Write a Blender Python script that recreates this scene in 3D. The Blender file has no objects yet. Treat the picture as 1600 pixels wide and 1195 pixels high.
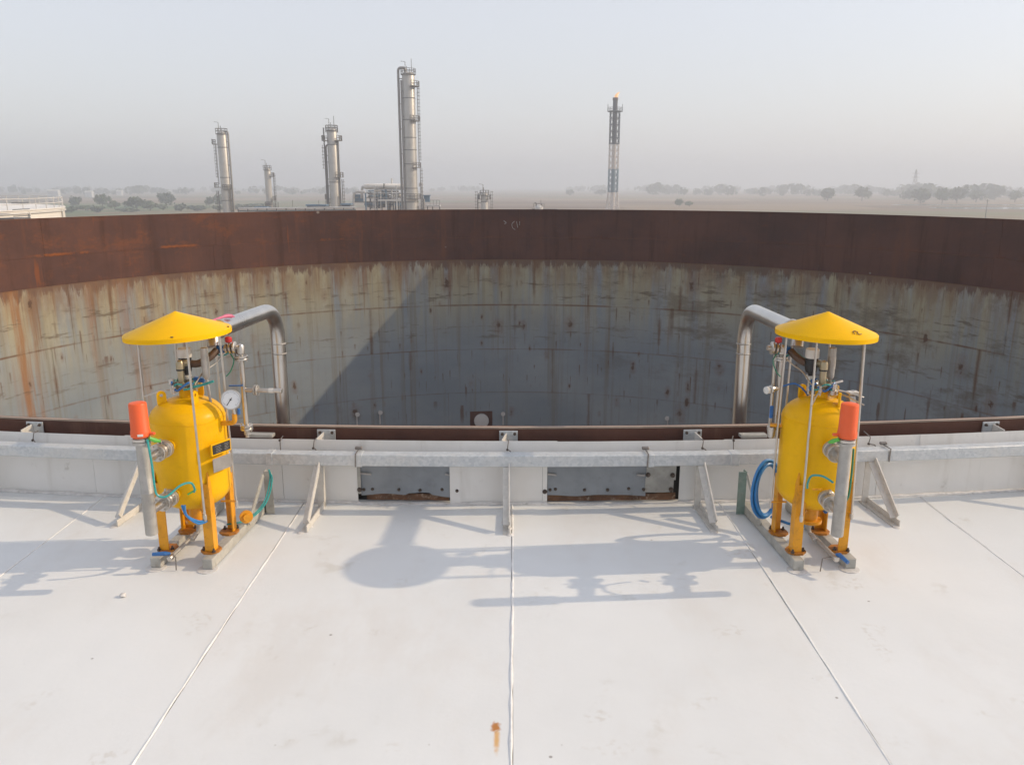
import bpy, bmesh, math, random
import numpy as np
from mathutils import Vector, Matrix, Euler

rad = math.radians
random.seed(7)
scene = bpy.context.scene
col = scene.collection

# ------------------------------------------------------------------ camera, sky, sun, exposure
EYE = 1.75                       # eye height above the white deck (deck is z = 0)
PITCH = math.atan(307.5 / 1270)
cam_data = bpy.data.cameras.new('camera')
cam_data.sensor_width = 36.0
cam_data.lens = 36.0 * 1270 / 1600
cam_data.clip_start = 0.05
cam_data.clip_end = 30000
cam = bpy.data.objects.new('camera', cam_data)
col.objects.link(cam)
cam.location = (0, 0, EYE)
cam.rotation_euler = (math.pi / 2 - PITCH, 0, 0)
scene.camera = cam

SUN_EL, SUN_AZ = rad(28.6), rad(4.2)       # azimuth from +X (right of the picture) towards +Y
world = bpy.data.worlds.new('World')
scene.world = world
world.use_nodes = True
wn, wl = world.node_tree.nodes, world.node_tree.links
bg = wn['Background']
sky = wn.new('ShaderNodeTexSky')
sky.sky_type = 'NISHITA'
sky.sun_disc = False
sky.sun_elevation = SUN_EL
sky.sun_rotation = math.pi / 2 - SUN_AZ
sky.altitude = 200
sky.air_density = 1.3
sky.dust_density = 2.5
sky.ozone_density = 1.5
hs = wn.new('ShaderNodeHueSaturation')
hs.inputs['Saturation'].default_value = 0.75
wl.new(sky.outputs[0], hs.inputs['Color'])
tint = wn.new('ShaderNodeMix'); tint.data_type = 'RGBA'; tint.blend_type = 'MULTIPLY'
tint.inputs[0].default_value = 1.0
tint.inputs[7].default_value = (1.0, 0.985, 1.035, 1)        # lavender cast of the hazy air
wl.new(hs.outputs[0], tint.inputs[6])
veil = wn.new('ShaderNodeMix'); veil.data_type = 'RGBA'      # even pale veil of dust over the whole sky
veil.inputs[0].default_value = 0.66
veil.inputs[7].default_value = (4.02, 4.03, 4.25, 1)
wl.new(tint.outputs[2], veil.inputs[6])
wl.new(veil.outputs[2], bg.inputs[0])
bg.inputs[1].default_value = 0.15
world.cycles.sampling_method = 'MANUAL'
world.cycles.sample_map_resolution = 1024

sun_data = bpy.data.lights.new('sun', 'SUN')
sun_data.energy = 2.25
sun_data.angle = rad(0.6)
sun_data.color = (1.0, 0.80, 0.56)
sun = bpy.data.objects.new('sun', sun_data)
col.objects.link(sun)
to_sun = Vector((math.cos(SUN_EL) * math.cos(SUN_AZ), math.cos(SUN_EL) * math.sin(SUN_AZ), math.sin(SUN_EL)))
sun.rotation_euler = to_sun.to_track_quat('Z', 'Y').to_euler()
sun.location = (30, 5, 30)

vs = scene.view_settings
vs.view_transform = 'Standard'
vs.look = 'None'
vs.exposure = 0.45
vs.gamma = 1.0
vs.use_curve_mapping = False
scene.cycles.max_bounces = 5
scene.cycles.diffuse_bounces = 3
scene.cycles.use_adaptive_sampling = True
scene.cycles.adaptive_threshold = 0.02
scene.cycles.volume_bounces = 1
scene.cycles.use_denoising = True

# ------------------------------------------------------------------ helpers
CP, SP = math.cos(PITCH), math.sin(PITCH)
def at(px, py, d):
    """surveyed point: sight-line bearing/drop read off the photograph, d metres ahead"""
    v = py - 597.5
    f = 1270 * CP - v * SP
    t = d / f
    return Vector(((px - 800) * t, d, EYE - (1270 * SP + v * CP) * t))

class MB:
    def __init__(self): self.v, self.f, self.m = [], [], Matrix()
    def add(self, vs_, fs_):
        o = len(self.v)
        self.v.extend([tuple(Vector(p)) for p in vs_])
        self.f.extend([tuple(i + o for i in f) for f in fs_])
        return self
    def box(self, c, s, rot=None, bv=0.0):
        bm = bmesh.new()
        bmesh.ops.create_cube(bm, size=1)
        bmesh.ops.scale(bm, vec=s, verts=bm.verts)
        if bv > 0:
            bmesh.ops.bevel(bm, geom=bm.edges[:], offset=bv, segments=1, affect='EDGES')
        M = Matrix.Translation(c)
        if rot is not None:
            M = M @ (rot.to_matrix().to_4x4() if not isinstance(rot, Matrix) else rot.to_4x4())
        bm.verts.index_update()
        self.add([M @ v.co for v in bm.verts], [[v.index for v in f.verts] for f in bm.faces])
        bm.free()
        return self
    def bar(self, a, b, w, h=None, up=(0, 0, 1), bv=0.0):
        """rectangular bar from a to b"""
        a, b = Vector(a), Vector(b)
        d = (b - a); L = d.length; d.normalize()
        up = Vector(up)
        if abs(d.dot(up)) > 0.98: up = Vector((0, 1, 0))
        x = d.cross(up).normalized(); z = x.cross(d).normalized()
        R = Matrix((x, d, z)).transposed()
        return self.box((a + b) / 2, (w, L, h or w), R, bv)
    def rev(self, p0, direction, prof, n=16, caps=True):
        """lathe: profile of (distance along axis, radius)"""
        p0 = Vector(p0); d = Vector(direction).normalized()
        u = d.orthogonal().normalized(); w = d.cross(u)
        vs_, fs_ = [], []
        for (t, r) in prof:
            for i in range(n):
                a = 2 * math.pi * i / n
                vs_.append(p0 + d * t + (u * math.cos(a) + w * math.sin(a)) * r)
        for k in range(len(prof) - 1):
            for i in range(n):
                j = (i + 1) % n
                fs_.append((k * n + i, k * n + j, (k + 1) * n + j, (k + 1) * n + i))
        if caps:
            fs_.append(tuple(reversed(range(n))))
            fs_.append(tuple((len(prof) - 1) * n + i for i in range(n)))
        return self.add(vs_, fs_)
    def cyl(self, a, b, r, n=12, r2=None):
        a, b = Vector(a), Vector(b)
        return self.rev(a, b - a, [(0, r), ((b - a).length, r if r2 is None else r2)], n)
    def tube(self, pts, r, n=8, closed=False):
        pts = [Vector(p) for p in pts]
        rs = r if isinstance(r, (list, tuple)) else [r] * len(pts)
        vs_, fs_ = [], []
        N = len(pts)
        t0 = (pts[1] - pts[0]).normalized()
        u = t0.orthogonal().normalized()
        for k, p in enumerate(pts):
            if closed: t = (pts[(k + 1) % N] - pts[k - 1]).normalized()
            elif k == 0: t = t0
            elif k == N - 1: t = (pts[-1] - pts[-2]).normalized()
            else: t = ((pts[k + 1] - p).normalized() + (p - pts[k - 1]).normalized()).normalized()
            u = (u - t * u.dot(t)).normalized()
            w = t.cross(u)
            for i in range(n):
                a = 2 * math.pi * i / n
                vs_.append(p + (u * math.cos(a) + w * math.sin(a)) * rs[k])
        for k in range(N if closed else N - 1):
            kk = (k + 1) % N
            for i in range(n):
                j = (i + 1) % n
                fs_.append((k * n + i, k * n + j, kk * n + j, kk * n + i))
        if not closed:
            fs_.append(tuple(reversed(range(n))))
            fs_.append(tuple((N - 1) * n + i for i in range(n)))
        return self.add(vs_, fs_)
    def prism(self, poly, direction):
        """closed polygon swept along direction"""
        d = Vector(direction); n = len(poly)
        vs_ = [Vector(p) for p in poly] + [Vector(p) + d for p in poly]
        fs_ = [tuple(range(n)), tuple(reversed(range(n, 2 * n)))]
        for i in range(n):
            j = (i + 1) % n
            fs_.append((i, i + n, j + n, j))
        return self.add(vs_, fs_)
    def mesh(self, name, smooth=True, angle=35):
        me = bpy.data.meshes.new(name)
        me.from_pydata(self.v, [], self.f)
        bm = bmesh.new(); bm.from_mesh(me)
        bmesh.ops.recalc_face_normals(bm, faces=bm.faces)
        bm.to_mesh(me); bm.free()
        if smooth:
            me.shade_smooth()
            me.set_sharp_from_angle(angle=rad(angle))
        return me
    def build(self, name, mat, parent=None, smooth=True, angle=35):
        return mk(name, self.mesh(name, smooth, angle), mat, parent)

def mk(name, me, mat, parent=None):
    o = bpy.data.objects.new(name, me)
    if mat is not None and len(me.materials) == 0: me.materials.append(mat)
    col.objects.link(o)
    if parent is not None: o.parent = parent
    return o

def empty(name, loc=(0, 0, 0), rz=0.0):
    o = bpy.data.objects.new(name, None)
    o.empty_display_size = 0.1
    col.objects.link(o)
    o.location = loc; o.rotation_euler = (0, 0, rz)
    return o

def tag(o, label, cat, group=None):
    o['label'] = label; o['category'] = cat
    if group: o['group'] = group
    return o

def struct(o):
    o['kind'] = 'structure'
    return o

def copy_tree(o, parent=None):
    c = o.copy(); col.objects.link(c); c.parent = parent
    for ch in list(o.children): copy_tree(ch, c)
    return c

def fillet(pts, r, n=6):
    pts = [Vector(p) for p in pts]
    out = [pts[0]]
    for i in range(1, len(pts) - 1):
        a = (pts[i - 1] - pts[i]).normalized(); b = (pts[i + 1] - pts[i]).normalized()
        rr = min(r, (pts[i - 1] - pts[i]).length * 0.49, (pts[i + 1] - pts[i]).length * 0.49)
        p0, p2 = pts[i] + a * rr, pts[i] + b * rr
        for k in range(n + 1):
            t = k / n
            out.append(p0 * (1 - t) ** 2 + pts[i] * 2 * t * (1 - t) + p2 * t * t)
    out.append(pts[-1])
    return out

def smooth_path(pts, n=8):
    pts = [Vector(p) for p in pts]
    P = [pts[0]] + pts + [pts[-1]]
    out = []
    for i in range(1, len(P) - 2):
        for k in range(n):
            t = k / n
            a, b, c, d = P[i - 1], P[i], P[i + 1], P[i + 2]
            out.append(0.5 * ((2 * b) + (c - a) * t + (2 * a - 5 * b + 4 * c - d) * t * t + (3 * b - a - 3 * c + d) * t ** 3))
    out.append(pts[-1])
    return out

# ------------------------------------------------------------------ materials
class NT:
    def __init__(self, name, rough=0.5, metal=0.0, spec=0.5):
        self.mat = bpy.data.materials.new(name)
        self.mat.use_nodes = True
        self.t = self.mat.node_tree
        self.b = self.t.nodes['Principled BSDF']
        self.b.inputs['Roughness'].default_value = rough
        self.b.inputs['Metallic'].default_value = metal
        self.b.inputs['Specular IOR Level'].default_value = spec
    def put(self, sock, v):
        if hasattr(v, 'is_output') or isinstance(v, bpy.types.NodeSocket): self.t.links.new(v, sock)
        elif isinstance(v, (tuple, list)) and len(v) == 3 and sock.type == 'RGBA': sock.default_value = (*v, 1)
        else: sock.default_value = v
    def node(self, ty, **kw):
        n = self.t.nodes.new(ty)
        for k, v in kw.items(): setattr(n, k, v)
        return n
    def math(self, op, a, b=0.0, c=None, clamp=False):
        n = self.node('ShaderNodeMath', operation=op, use_clamp=clamp)
        self.put(n.inputs[0], a); self.put(n.inputs[1], b)
        if c is not None: self.put(n.inputs[2], c)
        return n.outputs[0]
    def obj(self): return self.node('ShaderNodeTexCoord').outputs['Object']
    def pos(self): return self.node('ShaderNodeNewGeometry').outputs['Position']
    def sep(self, v):
        n = self.node('ShaderNodeSeparateXYZ'); self.put(n.inputs[0], v); return n.outputs
    def comb(self, x, y, z):
        n = self.node('ShaderNodeCombineXYZ')
        for i, q in enumerate((x, y, z)): self.put(n.inputs[i], q)
        return n.outputs[0]
    def scale(self, v, s):
        n = self.node('ShaderNodeVectorMath', operation='MULTIPLY'); self.put(n.inputs[0], v); n.inputs[1].default_value = s
        return n.outputs[0]
    def shift(self, v, s):
        n = self.node('ShaderNodeVectorMath', operation='ADD'); self.put(n.inputs[0], v); self.put(n.inputs[1], s)
        return n.outputs[0]
    def noise(self, v, scale, detail=3, rough=0.55, dist=0.0):
        n = self.node('ShaderNodeTexNoise'); self.put(n.inputs['Vector'], v)
        n.inputs['Scale'].default_value = scale; n.inputs['Detail'].default_value = detail
        n.inputs['Roughness'].default_value = rough; n.inputs['Distortion'].default_value = dist
        return n.outputs['Fac']
    def voro(self, v, scale, feat='F1', out='Distance', rnd=1.0):
        n = self.node('ShaderNodeTexVoronoi', feature=feat); self.put(n.inputs['Vector'], v)
        n.inputs['Scale'].default_value = scale; n.inputs['Randomness'].default_value = rnd
        return n.outputs[out]
    def smooth(self, v, lo, hi):
        """0 below lo, 1 above hi (lo may exceed hi)"""
        n = self.node('ShaderNodeMapRange', interpolation_type='SMOOTHSTEP', clamp=True)
        self.put(n.inputs[0], v)
        if lo <= hi: a = (lo, hi, 0.0, 1.0)
        else: a = (hi, lo, 1.0, 0.0)
        for i, q in enumerate(a): n.inputs[1 + i].default_value = q
        return n.outputs[0]
    def mix(self, f, a, b, mode='MIX'):
        n = self.node('ShaderNodeMix', data_type='RGBA', blend_type=mode)
        self.put(n.inputs[0], f); self.put(n.inputs[6], a); self.put(n.inputs[7], b)
        return n.outputs[2]
    def rnd(self): return self.node('ShaderNodeObjectInfo').outputs['Random']
    def color(self, c): self.put(self.b.inputs['Base Color'], c); return self
    def rough(self, r): self.put(self.b.inputs['Roughness'], r); return self
    def bump(self, h, strength=0.2, dist=0.01):
        n = self.node('ShaderNodeBump'); n.inputs['Strength'].default_value = strength; n.inputs['Distance'].default_value = dist
        self.put(n.inputs['Height'], h); self.t.links.new(n.outputs[0], self.b.inputs['Normal']); return self

M = {}
def paint(name, c, rough=0.4, metal=0.0, var=0.12, scale=9.0, dirt=None, dirt_amt=0.35, spec=0.5, bump=0.0):
    m = NT(name, rough, metal, spec)
    p = m.obj()
    n1 = m.noise(p, scale, 5, 0.6)
    dark = tuple(x * (1 - var) for x in c); light = tuple(min(1, x * (1 + var * 0.6)) for x in c)
    cc = m.mix(m.smooth(n1, 0.3, 0.7), dark, light)
    if dirt:
        n2 = m.noise(m.shift(p, (3, 1, 7)), scale * 2.3, 6, 0.7)
        cc = m.mix(m.math('MULTIPLY', m.smooth(n2, 0.52, 0.74), dirt_amt), cc, dirt)
    m.color(cc)
    m.rough(m.math('ADD', m.math('MULTIPLY', n1, 0.18), rough - 0.09))
    if bump: m.bump(m.noise(p, scale * 6, 3), bump, 0.004)
    M[name] = m.mat
    return m.mat

paint('vessel_yellow', (0.80, 0.435, 0.005), 0.36, var=0.07, scale=6, dirt=(0.45, 0.17, 0.01), dirt_amt=0.25, spec=0.15, bump=0.02)
paint('hat_yellow', (0.86, 0.47, 0.004), 0.38, var=0.05, scale=5, dirt=(0.60, 0.32, 0.03), dirt_amt=0.12, spec=0.1, bump=0.02)
paint('leg_ochre', (0.72, 0.31, 0.006), 0.42, var=0.12, scale=14, dirt=(0.22, 0.09, 0.02), dirt_amt=0.55)
paint('foot_rust', (0.40, 0.155, 0.015), 0.6, var=0.25, scale=30, dirt=(0.12, 0.05, 0.02), dirt_amt=0.7)
paint('cap_orange', (0.80, 0.115, 0.025), 0.42, var=0.05, scale=10)
paint('stainless', (0.56, 0.53, 0.49), 0.32, metal=0.9, var=0.12, scale=12)
paint('pipe_steel', (0.60, 0.585, 0.56), 0.30, metal=0.95, var=0.1, scale=5)
paint('matt_steel', (0.42, 0.40, 0.37), 0.5, metal=0.45, var=0.16, scale=14, dirt=(0.25, 0.22, 0.19), dirt_amt=0.4)
paint('brass', (0.42, 0.36, 0.24), 0.35, metal=0.7, var=0.1, scale=20)
paint('brown_iron', (0.11, 0.07, 0.05), 0.55, metal=0.3, var=0.2, scale=25)
paint('black_plastic', (0.018, 0.018, 0.02), 0.35, var=0.1)
paint('white_plastic', (0.66, 0.64, 0.60), 0.4, var=0.05)
paint('blue_plastic', (0.03, 0.13, 0.36), 0.35, var=0.15, scale=20)
paint('blue_hose', (0.03, 0.19, 0.47), 0.35, var=0.1, scale=20)
paint('teal_hose', (0.03, 0.30, 0.29), 0.35, var=0.15, scale=20)
paint('green_hose', (0.02, 0.20, 0.11), 0.35, var=0.15, scale=20)
paint('lime_plastic', (0.10, 0.42, 0.06), 0.4, var=0.1)
paint('red_plastic', (0.55, 0.03, 0.03), 0.4, var=0.1)
paint('pink_tape', (0.55, 0.12, 0.22), 0.5, var=0.15)
paint('dial_white', (0.74, 0.76, 0.77), 0.25, var=0.02)
paint('plate_black', (0.025, 0.025, 0.025), 0.4, var=0.1)
paint('plate_grey', (0.36, 0.34, 0.32), 0.35, metal=0.5, var=0.12, scale=25)
paint('skid_grey', (0.40, 0.385, 0.345), 0.6, var=0.2, scale=16, dirt=(0.2, 0.17, 0.12), dirt_amt=0.5)
paint('green_angle', (0.19, 0.26, 0.225), 0.55, var=0.2, scale=14, dirt=(0.4, 0.38, 0.34), dirt_amt=0.4)
paint('support_white', (0.60, 0.575, 0.53), 0.5, var=0.1, scale=18, dirt=(0.33, 0.30, 0.25), dirt_amt=0.5, bump=0.05)
paint('seal_white', (0.64, 0.62, 0.60), 0.6, var=0.16, scale=22, dirt=(0.24, 0.23, 0.19), dirt_amt=0.6, bump=0.3)
paint('bead_white', (0.76, 0.755, 0.74), 0.55, var=0.1, scale=30, bump=0.2)
paint('sheet_grey', (0.235, 0.255, 0.275), 0.45, metal=0.15, var=0.12, scale=7, dirt=(0.16, 0.16, 0.16), dirt_amt=0.4)
paint('sheet_pale', (0.36, 0.35, 0.32), 0.5, metal=0.1, var=0.2, scale=9, dirt=(0.16, 0.14, 0.11), dirt_amt=0.5)
paint('cavity_shade', (0.03, 0.028, 0.026), 0.8)  # near-black: shade inside the parapet openings, put in as colour
paint('rust_strip', (0.15, 0.075, 0.04), 0.75, var=0.4, scale=14, dirt=(0.42, 0.33, 0.24), dirt_amt=0.8)
paint('bolt_dark', (0.11, 0.085, 0.07), 0.5, metal=0.5, var=0.3, scale=60)
paint('wire_steel', (0.22, 0.20, 0.185), 0.45, metal=0.5, var=0.25, scale=60)
paint('refinery_pipe', (0.26, 0.25, 0.24), 0.45, metal=0.2, var=0.12, scale=0.4)
paint('column_paint', (0.46, 0.44, 0.40), 0.42, metal=0.25, var=0.10, scale=0.3, dirt=(0.33, 0.31, 0.28), dirt_amt=0.5)
paint('refinery_steel', (0.15, 0.145, 0.14), 0.5, metal=0.2, var=0.15, scale=0.5)
paint('refinery_pale', (0.58, 0.57, 0.55), 0.5, var=0.1, scale=0.4)
paint('refinery_blue', (0.13, 0.22, 0.31), 0.5, var=0.15, scale=0.3)
paint('refinery_dark', (0.10, 0.11, 0.13), 0.5, var=0.2, scale=0.5)
paint('flare_dark', (0.06, 0.065, 0.08), 0.5, var=0.1, scale=0.5)
paint('flare_white', (0.64, 0.59, 0.56), 0.5, var=0.1, scale=0.5)
paint('flare_blue', (0.20, 0.28, 0.34), 0.5, var=0.1, scale=0.5)
paint('tank_white', (0.74, 0.71, 0.66), 0.5, var=0.06, scale=0.2, dirt=(0.55, 0.50, 0.44), dirt_amt=0.3)
paint('house_white', (0.7, 0.7, 0.68), 0.6, var=0.08, scale=0.2)
paint('bark', (0.10, 0.075, 0.05), 0.8, var=0.2, scale=2)

def leaf_mat(name, a, b):
    m = NT(name, 0.6, 0, 0.3)
    n = m.noise(m.pos(), 0.35, 3)
    m.color(m.mix(m.smooth(n, 0.35, 0.65), a, b))
    M[name] = m.mat
leaf_mat('leaf_dark', (0.035, 0.055, 0.025), (0.07, 0.095, 0.04))
leaf_mat('leaf_mid', (0.055, 0.085, 0.03), (0.10, 0.13, 0.05))

# galvanised steel: crystal spangle
m = NT('galvanised', 0.42, 0.35)
p = m.obj()
v1 = m.voro(p, 70, out='Color')
g = m.sep(v1)[0]
big = m.noise(p, 3.2, 5, 0.65)
c = m.mix(g, (0.47, 0.50, 0.52), (0.60, 0.62, 0.63))
c = m.mix(m.math('MULTIPLY', m.smooth(big, 0.45, 0.7), 0.55), c, (0.62, 0.60, 0.56))
sc_ = m.noise(m.scale(p, (14, 14, 40)), 1.6, 6, 0.75)
c = m.mix(m.math('MULTIPLY', m.smooth(sc_, 0.60, 0.70), 0.6), c, (0.24, 0.27, 0.30))
m.color(c); m.rough(m.math('ADD', m.math('MULTIPLY', g, 0.2), 0.32)); M['galvanised'] = m.mat

# white deck coating
m = NT('deck_coating', 0.5, 0.0, 0.4)
p = m.pos()
n1 = m.noise(p, 0.9, 6, 0.6); n2 = m.noise(p, 5.0, 6, 0.65); n3 = m.noise(p, 38, 3, 0.5)
c = m.mix(m.smooth(n1, 0.3, 0.7), (0.652, 0.665, 0.665), (0.702, 0.716, 0.718))
n4 = m.noise(m.scale(m.shift(p, (9.1, 4.2, 0)), (1.0, 0.45, 1)), 2.0, 7, 0.7)
c = m.mix(m.math('MULTIPLY', m.smooth(n4, 0.48, 0.68), 0.65), c, (0.63, 0.62, 0.60))
# scuffs: footprints and smudges, broken up
sm = m.math('MULTIPLY', m.smooth(m.noise(m.shift(p, (2.3, 7.7, 0)), 3.3, 2), 0.62, 0.70), m.smooth(n3, 0.47, 0.66))
c = m.mix(m.math('MULTIPLY', sm, 0.30), c, (0.44, 0.39, 0.32))
sm2 = m.math('MULTIPLY', m.smooth(m.noise(m.shift(p, (5.3, 1.7, 3)), 2.1, 2), 0.60, 0.68), m.smooth(n2, 0.52, 0.64))
c = m.mix(m.math('MULTIPLY', sm2, 0.38), c, (0.45, 0.42, 0.36))
# small specks
sp = m.voro(p, 7.0); pick = m.sep(m.voro(p, 7.0, out='Color'))[0]
spk = m.math('MULTIPLY', m.smooth(sp, 0.055, 0.03), m.smooth(pick, 0.78, 0.80))
c = m.mix(m.math('MULTIPLY', spk, 0.75), c, (0.22, 0.20, 0.18))
sp2 = m.voro(m.shift(p, (4, 4, 0)), 22.0); pick2 = m.sep(m.voro(m.shift(p, (4, 4, 0)), 22.0, out='Color'))[1]
c = m.mix(m.math('MULTIPLY', m.math('MULTIPLY', m.smooth(sp2, 0.09, 0.05), m.smooth(pick2, 0.92, 0.94)), 0.5), c, (0.3, 0.28, 0.25))
# the rust drip on the deck near the centre seam
s3 = m.sep(p)
def blob(cx, cy, rx, ry, wob=0.5):
    dx = m.math('DIVIDE', m.math('SUBTRACT', s3[0], cx), rx); dy = m.math('DIVIDE', m.math('SUBTRACT', s3[1], cy), ry)
    q = m.math('SQRT', m.math('ADD', m.math('MULTIPLY', dx, dx), m.math('MULTIPLY', dy, dy)))
    return m.math('ADD', q, m.math('MULTIPLY', m.math('SUBTRACT', m.noise(p, 60, 4), 0.5), wob))
b1 = m.smooth(blob(-0.055, 2.36, 0.020, 0.030, 1.4), 1.1, 0.4)
b2 = m.smooth(blob(-0.050, 2.30, 0.013, 0.085, 0.9), 1.1, 0.2)
c = m.mix(m.math('MULTIPLY', b2, 0.85), c, (0.62, 0.33, 0.07))
c = m.mix(m.math('MULTIPLY', b1, 0.95), c, (0.42, 0.155, 0.015))
m.color(c); m.rough(m.math('ADD', m.math('MULTIPLY', n2, 0.2), 0.42))
lowf = m.noise(m.shift(p, (1, 2, 0)), 1.4, 3, 0.5)
m.bump(m.math('ADD', m.math('ADD', m.math('MULTIPLY', n2, 1.0), m.math('MULTIPLY', n3, 0.25)), m.math('MULTIPLY', lowf, 3.5)), 0.16, 0.012)
M['deck_coating'] = m.mat

# parapet coating: dull warm white with grime towards joints and runs
m = NT('parapet_coating', 0.55, 0.0, 0.35)
p = m.pos()
n1 = m.noise(p, 2.2, 6, 0.6); nst = m.noise(m.scale(p, (9, 9, 0.8)), 1.0, 5, 0.6)
c = m.mix(m.smooth(n1, 0.3, 0.7), (0.70, 0.685, 0.65), (0.77, 0.755, 0.73))
c = m.mix(m.math('MULTIPLY', m.smooth(nst, 0.52, 0.75), 0.35), c, (0.42, 0.38, 0.32))
c = m.mix(m.math('MULTIPLY', m.smooth(m.noise(p, 9, 6, 0.75), 0.60, 0.72), 0.4), c, (0.36, 0.33, 0.28))
m.color(c); m.bump(m.noise(p, 6, 3), 0.12, 0.02); M['parapet_coating'] = m.mat

# ---- tank shell: coordinates u (metres round the wall, 0 opposite the camera) and z
TR, TCY, TZ = 21.6, 26.05, 0.42          # inner radius, centre ahead of the camera, rim height
OFFS = [0.02, 0.012, 0.060, 0.008, 0.112, 0.215, 0.02]      # start angle of the plates in each course
NPL = 16
def shell_uv(m):
    s = m.sep(m.pos())
    u = m.math('MULTIPLY', m.math('ARCTAN2', s[0], m.math('SUBTRACT', s[1], TCY)), TR)
    return u, s[2]
def seam_drips(m, u, z, zs, depth):
    """rust that bleeds a little way down from a horizontal weld"""
    d = m.math('SUBTRACT', zs, z)
    return m.math('MULTIPLY', m.smooth(d, -0.02, 0.02), m.smooth(d, depth, 0.0))

# rusty top courses
m = NT('rust_plate', 0.85, 0.0, 0.05)
u, z = shell_uv(m)
big = m.noise(m.comb(m.math('MULTIPLY', u, 0.16), m.math('MULTIPLY', z, 0.30), 0), 1.0, 5, 0.6)
stk = m.noise(m.comb(m.math('MULTIPLY', u, 1.1), m.math('MULTIPLY', z, 0.10), 3), 1.0, 5, 0.65)
fine = m.noise(m.comb(u, z, 0), 2.2, 6, 0.7)
c = m.mix(m.smooth(big, 0.32, 0.68), (0.081, 0.046, 0.039), (0.130, 0.064, 0.048))
c = m.mix(m.math('MULTIPLY', m.smooth(stk, 0.50, 0.68), 0.75), c, (0.070, 0.036, 0.027))
c = m.mix(m.math('MULTIPLY', m.smooth(stk, 0.46, 0.32), 0.55), c, (0.165, 0.071, 0.042))
blt = m.noise(m.comb(m.math('MULTIPLY', u, 0.7), m.math('MULTIPLY', z, 0.55), 17), 1.0, 6, 0.7)
c = m.mix(m.math('MULTIPLY', m.smooth(blt, 0.50, 0.70), 0.5), c, (0.077, 0.049, 0.047))
c = m.mix(m.math('MULTIPLY', m.smooth(fine, 0.55, 0.75), 0.45), c, (0.172, 0.068, 0.037))
lft = m.smooth(u, 3.0, -16.0)
op = m.noise(m.comb(m.math('MULTIPLY', u, 0.45), m.math('MULTIPLY', z, 0.75), 27), 1.0, 7, 0.75)
c = m.mix(m.math('MULTIPLY', m.math('MULTIPLY', m.smooth(op, 0.50, 0.66), m.math('ADD', m.math('MULTIPLY', lft, 0.85), 0.15)), 0.6), c, (0.192, 0.075, 0.038))
# orange bleed along the weld of the top course and drips below
wob = m.math('MULTIPLY', m.math('SUBTRACT', m.noise(m.comb(m.math('MULTIPLY', u, 1.5), 0, 9), 1.0, 5, 0.7), 0.5), 0.28)
dz = m.math('ABSOLUTE', m.math('ADD', m.math('SUBTRACT', z, -1.13), wob))
gate = m.smooth(m.noise(m.comb(m.math('MULTIPLY', u, 0.33), 0, 5.4), 1.0, 3, 0.6), 0.47, 0.58)
line = m.math('MULTIPLY', m.math('MULTIPLY', m.smooth(dz, 0.10, 0.0), gate), m.math('ADD', m.math('MULTIPLY', lft, 0.85), 0.12))
c = m.mix(m.math('MULTIPLY', line, m.smooth(fine, 0.35, 0.55)), c, (0.266, 0.089, 0.030))
ds = m.noise(m.comb(m.math('MULTIPLY', u, 1.7), m.math('MULTIPLY', z, 0.22), 6), 1.0, 3, 0.6)
drip = m.math('MULTIPLY', m.smooth(ds, 0.63, 0.72), lft)
c = m.mix(m.math('MULTIPLY', drip, 0.65), c, (0.242, 0.081, 0.030))
# chalk marks / bare specks
ck = m.voro(m.comb(u, m.math('MULTIPLY', z, 1.3), 0), 0.55); ckp = m.sep(m.voro(m.comb(u, m.math('MULTIPLY', z, 1.3), 0), 0.55, out='Color'))[0]
c = m.mix(m.math('MULTIPLY', m.math('MULTIPLY', m.smooth(ck, 0.06, 0.03), m.smooth(ckp, 0.82, 0.84)), 0.8), c, (0.329, 0.284, 0.253))
m.color(c); m.bump(fine, 0.25, 0.03); M['rust_plate'] = m.mat

# painted lower courses: grey-green primer, rust runs, scabs and horizontal scuffs
m = NT('painted_plate', 0.6, 0.0, 0.3)
u, z = shell_uv(m)
uz = m.comb(u, z, 0)
big = m.noise(m.comb(m.math('MULTIPLY', u, 0.12), m.math('MULTIPLY', z, 0.22), 0), 1.0, 5, 0.6)
fine = m.noise(uz, 1.7, 6, 0.65)
c = m.mix(m.smooth(big, 0.3, 0.7), (0.205, 0.245, 0.278), (0.290, 0.325, 0.342))
upper = m.smooth(z, -8.2, -3.2)           # weathered yellowish towards the upper courses
vst = m.noise(m.comb(m.math('MULTIPLY', u, 1.3), m.math('MULTIPLY', z, 0.10), 2), 1.0, 5, 0.6)
ylw = m.math('MULTIPLY', upper, m.smooth(vst, 0.30, 0.60))
c = m.mix(m.math('MULTIPLY', ylw, 0.92), c, (0.375, 0.335, 0.215))
pale = m.smooth(m.noise(m.comb(m.math('MULTIPLY', u, 0.9), m.math('MULTIPLY', z, 0.35), 12), 1.0, 5, 0.65), 0.54, 0.68)
c = m.mix(m.math('MULTIPLY', m.math('MULTIPLY', pale, upper), 0.55), c, (0.387, 0.387, 0.334))
# faint vertical run marks everywhere
run = m.noise(m.comb(m.math('MULTIPLY', u, 2.6), m.math('MULTIPLY', z, 0.055), 8), 1.0, 5, 0.6)
c = m.mix(m.math('MULTIPLY', m.smooth(run, 0.50, 0.68), 0.50), c, (0.194, 0.169, 0.125))
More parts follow.
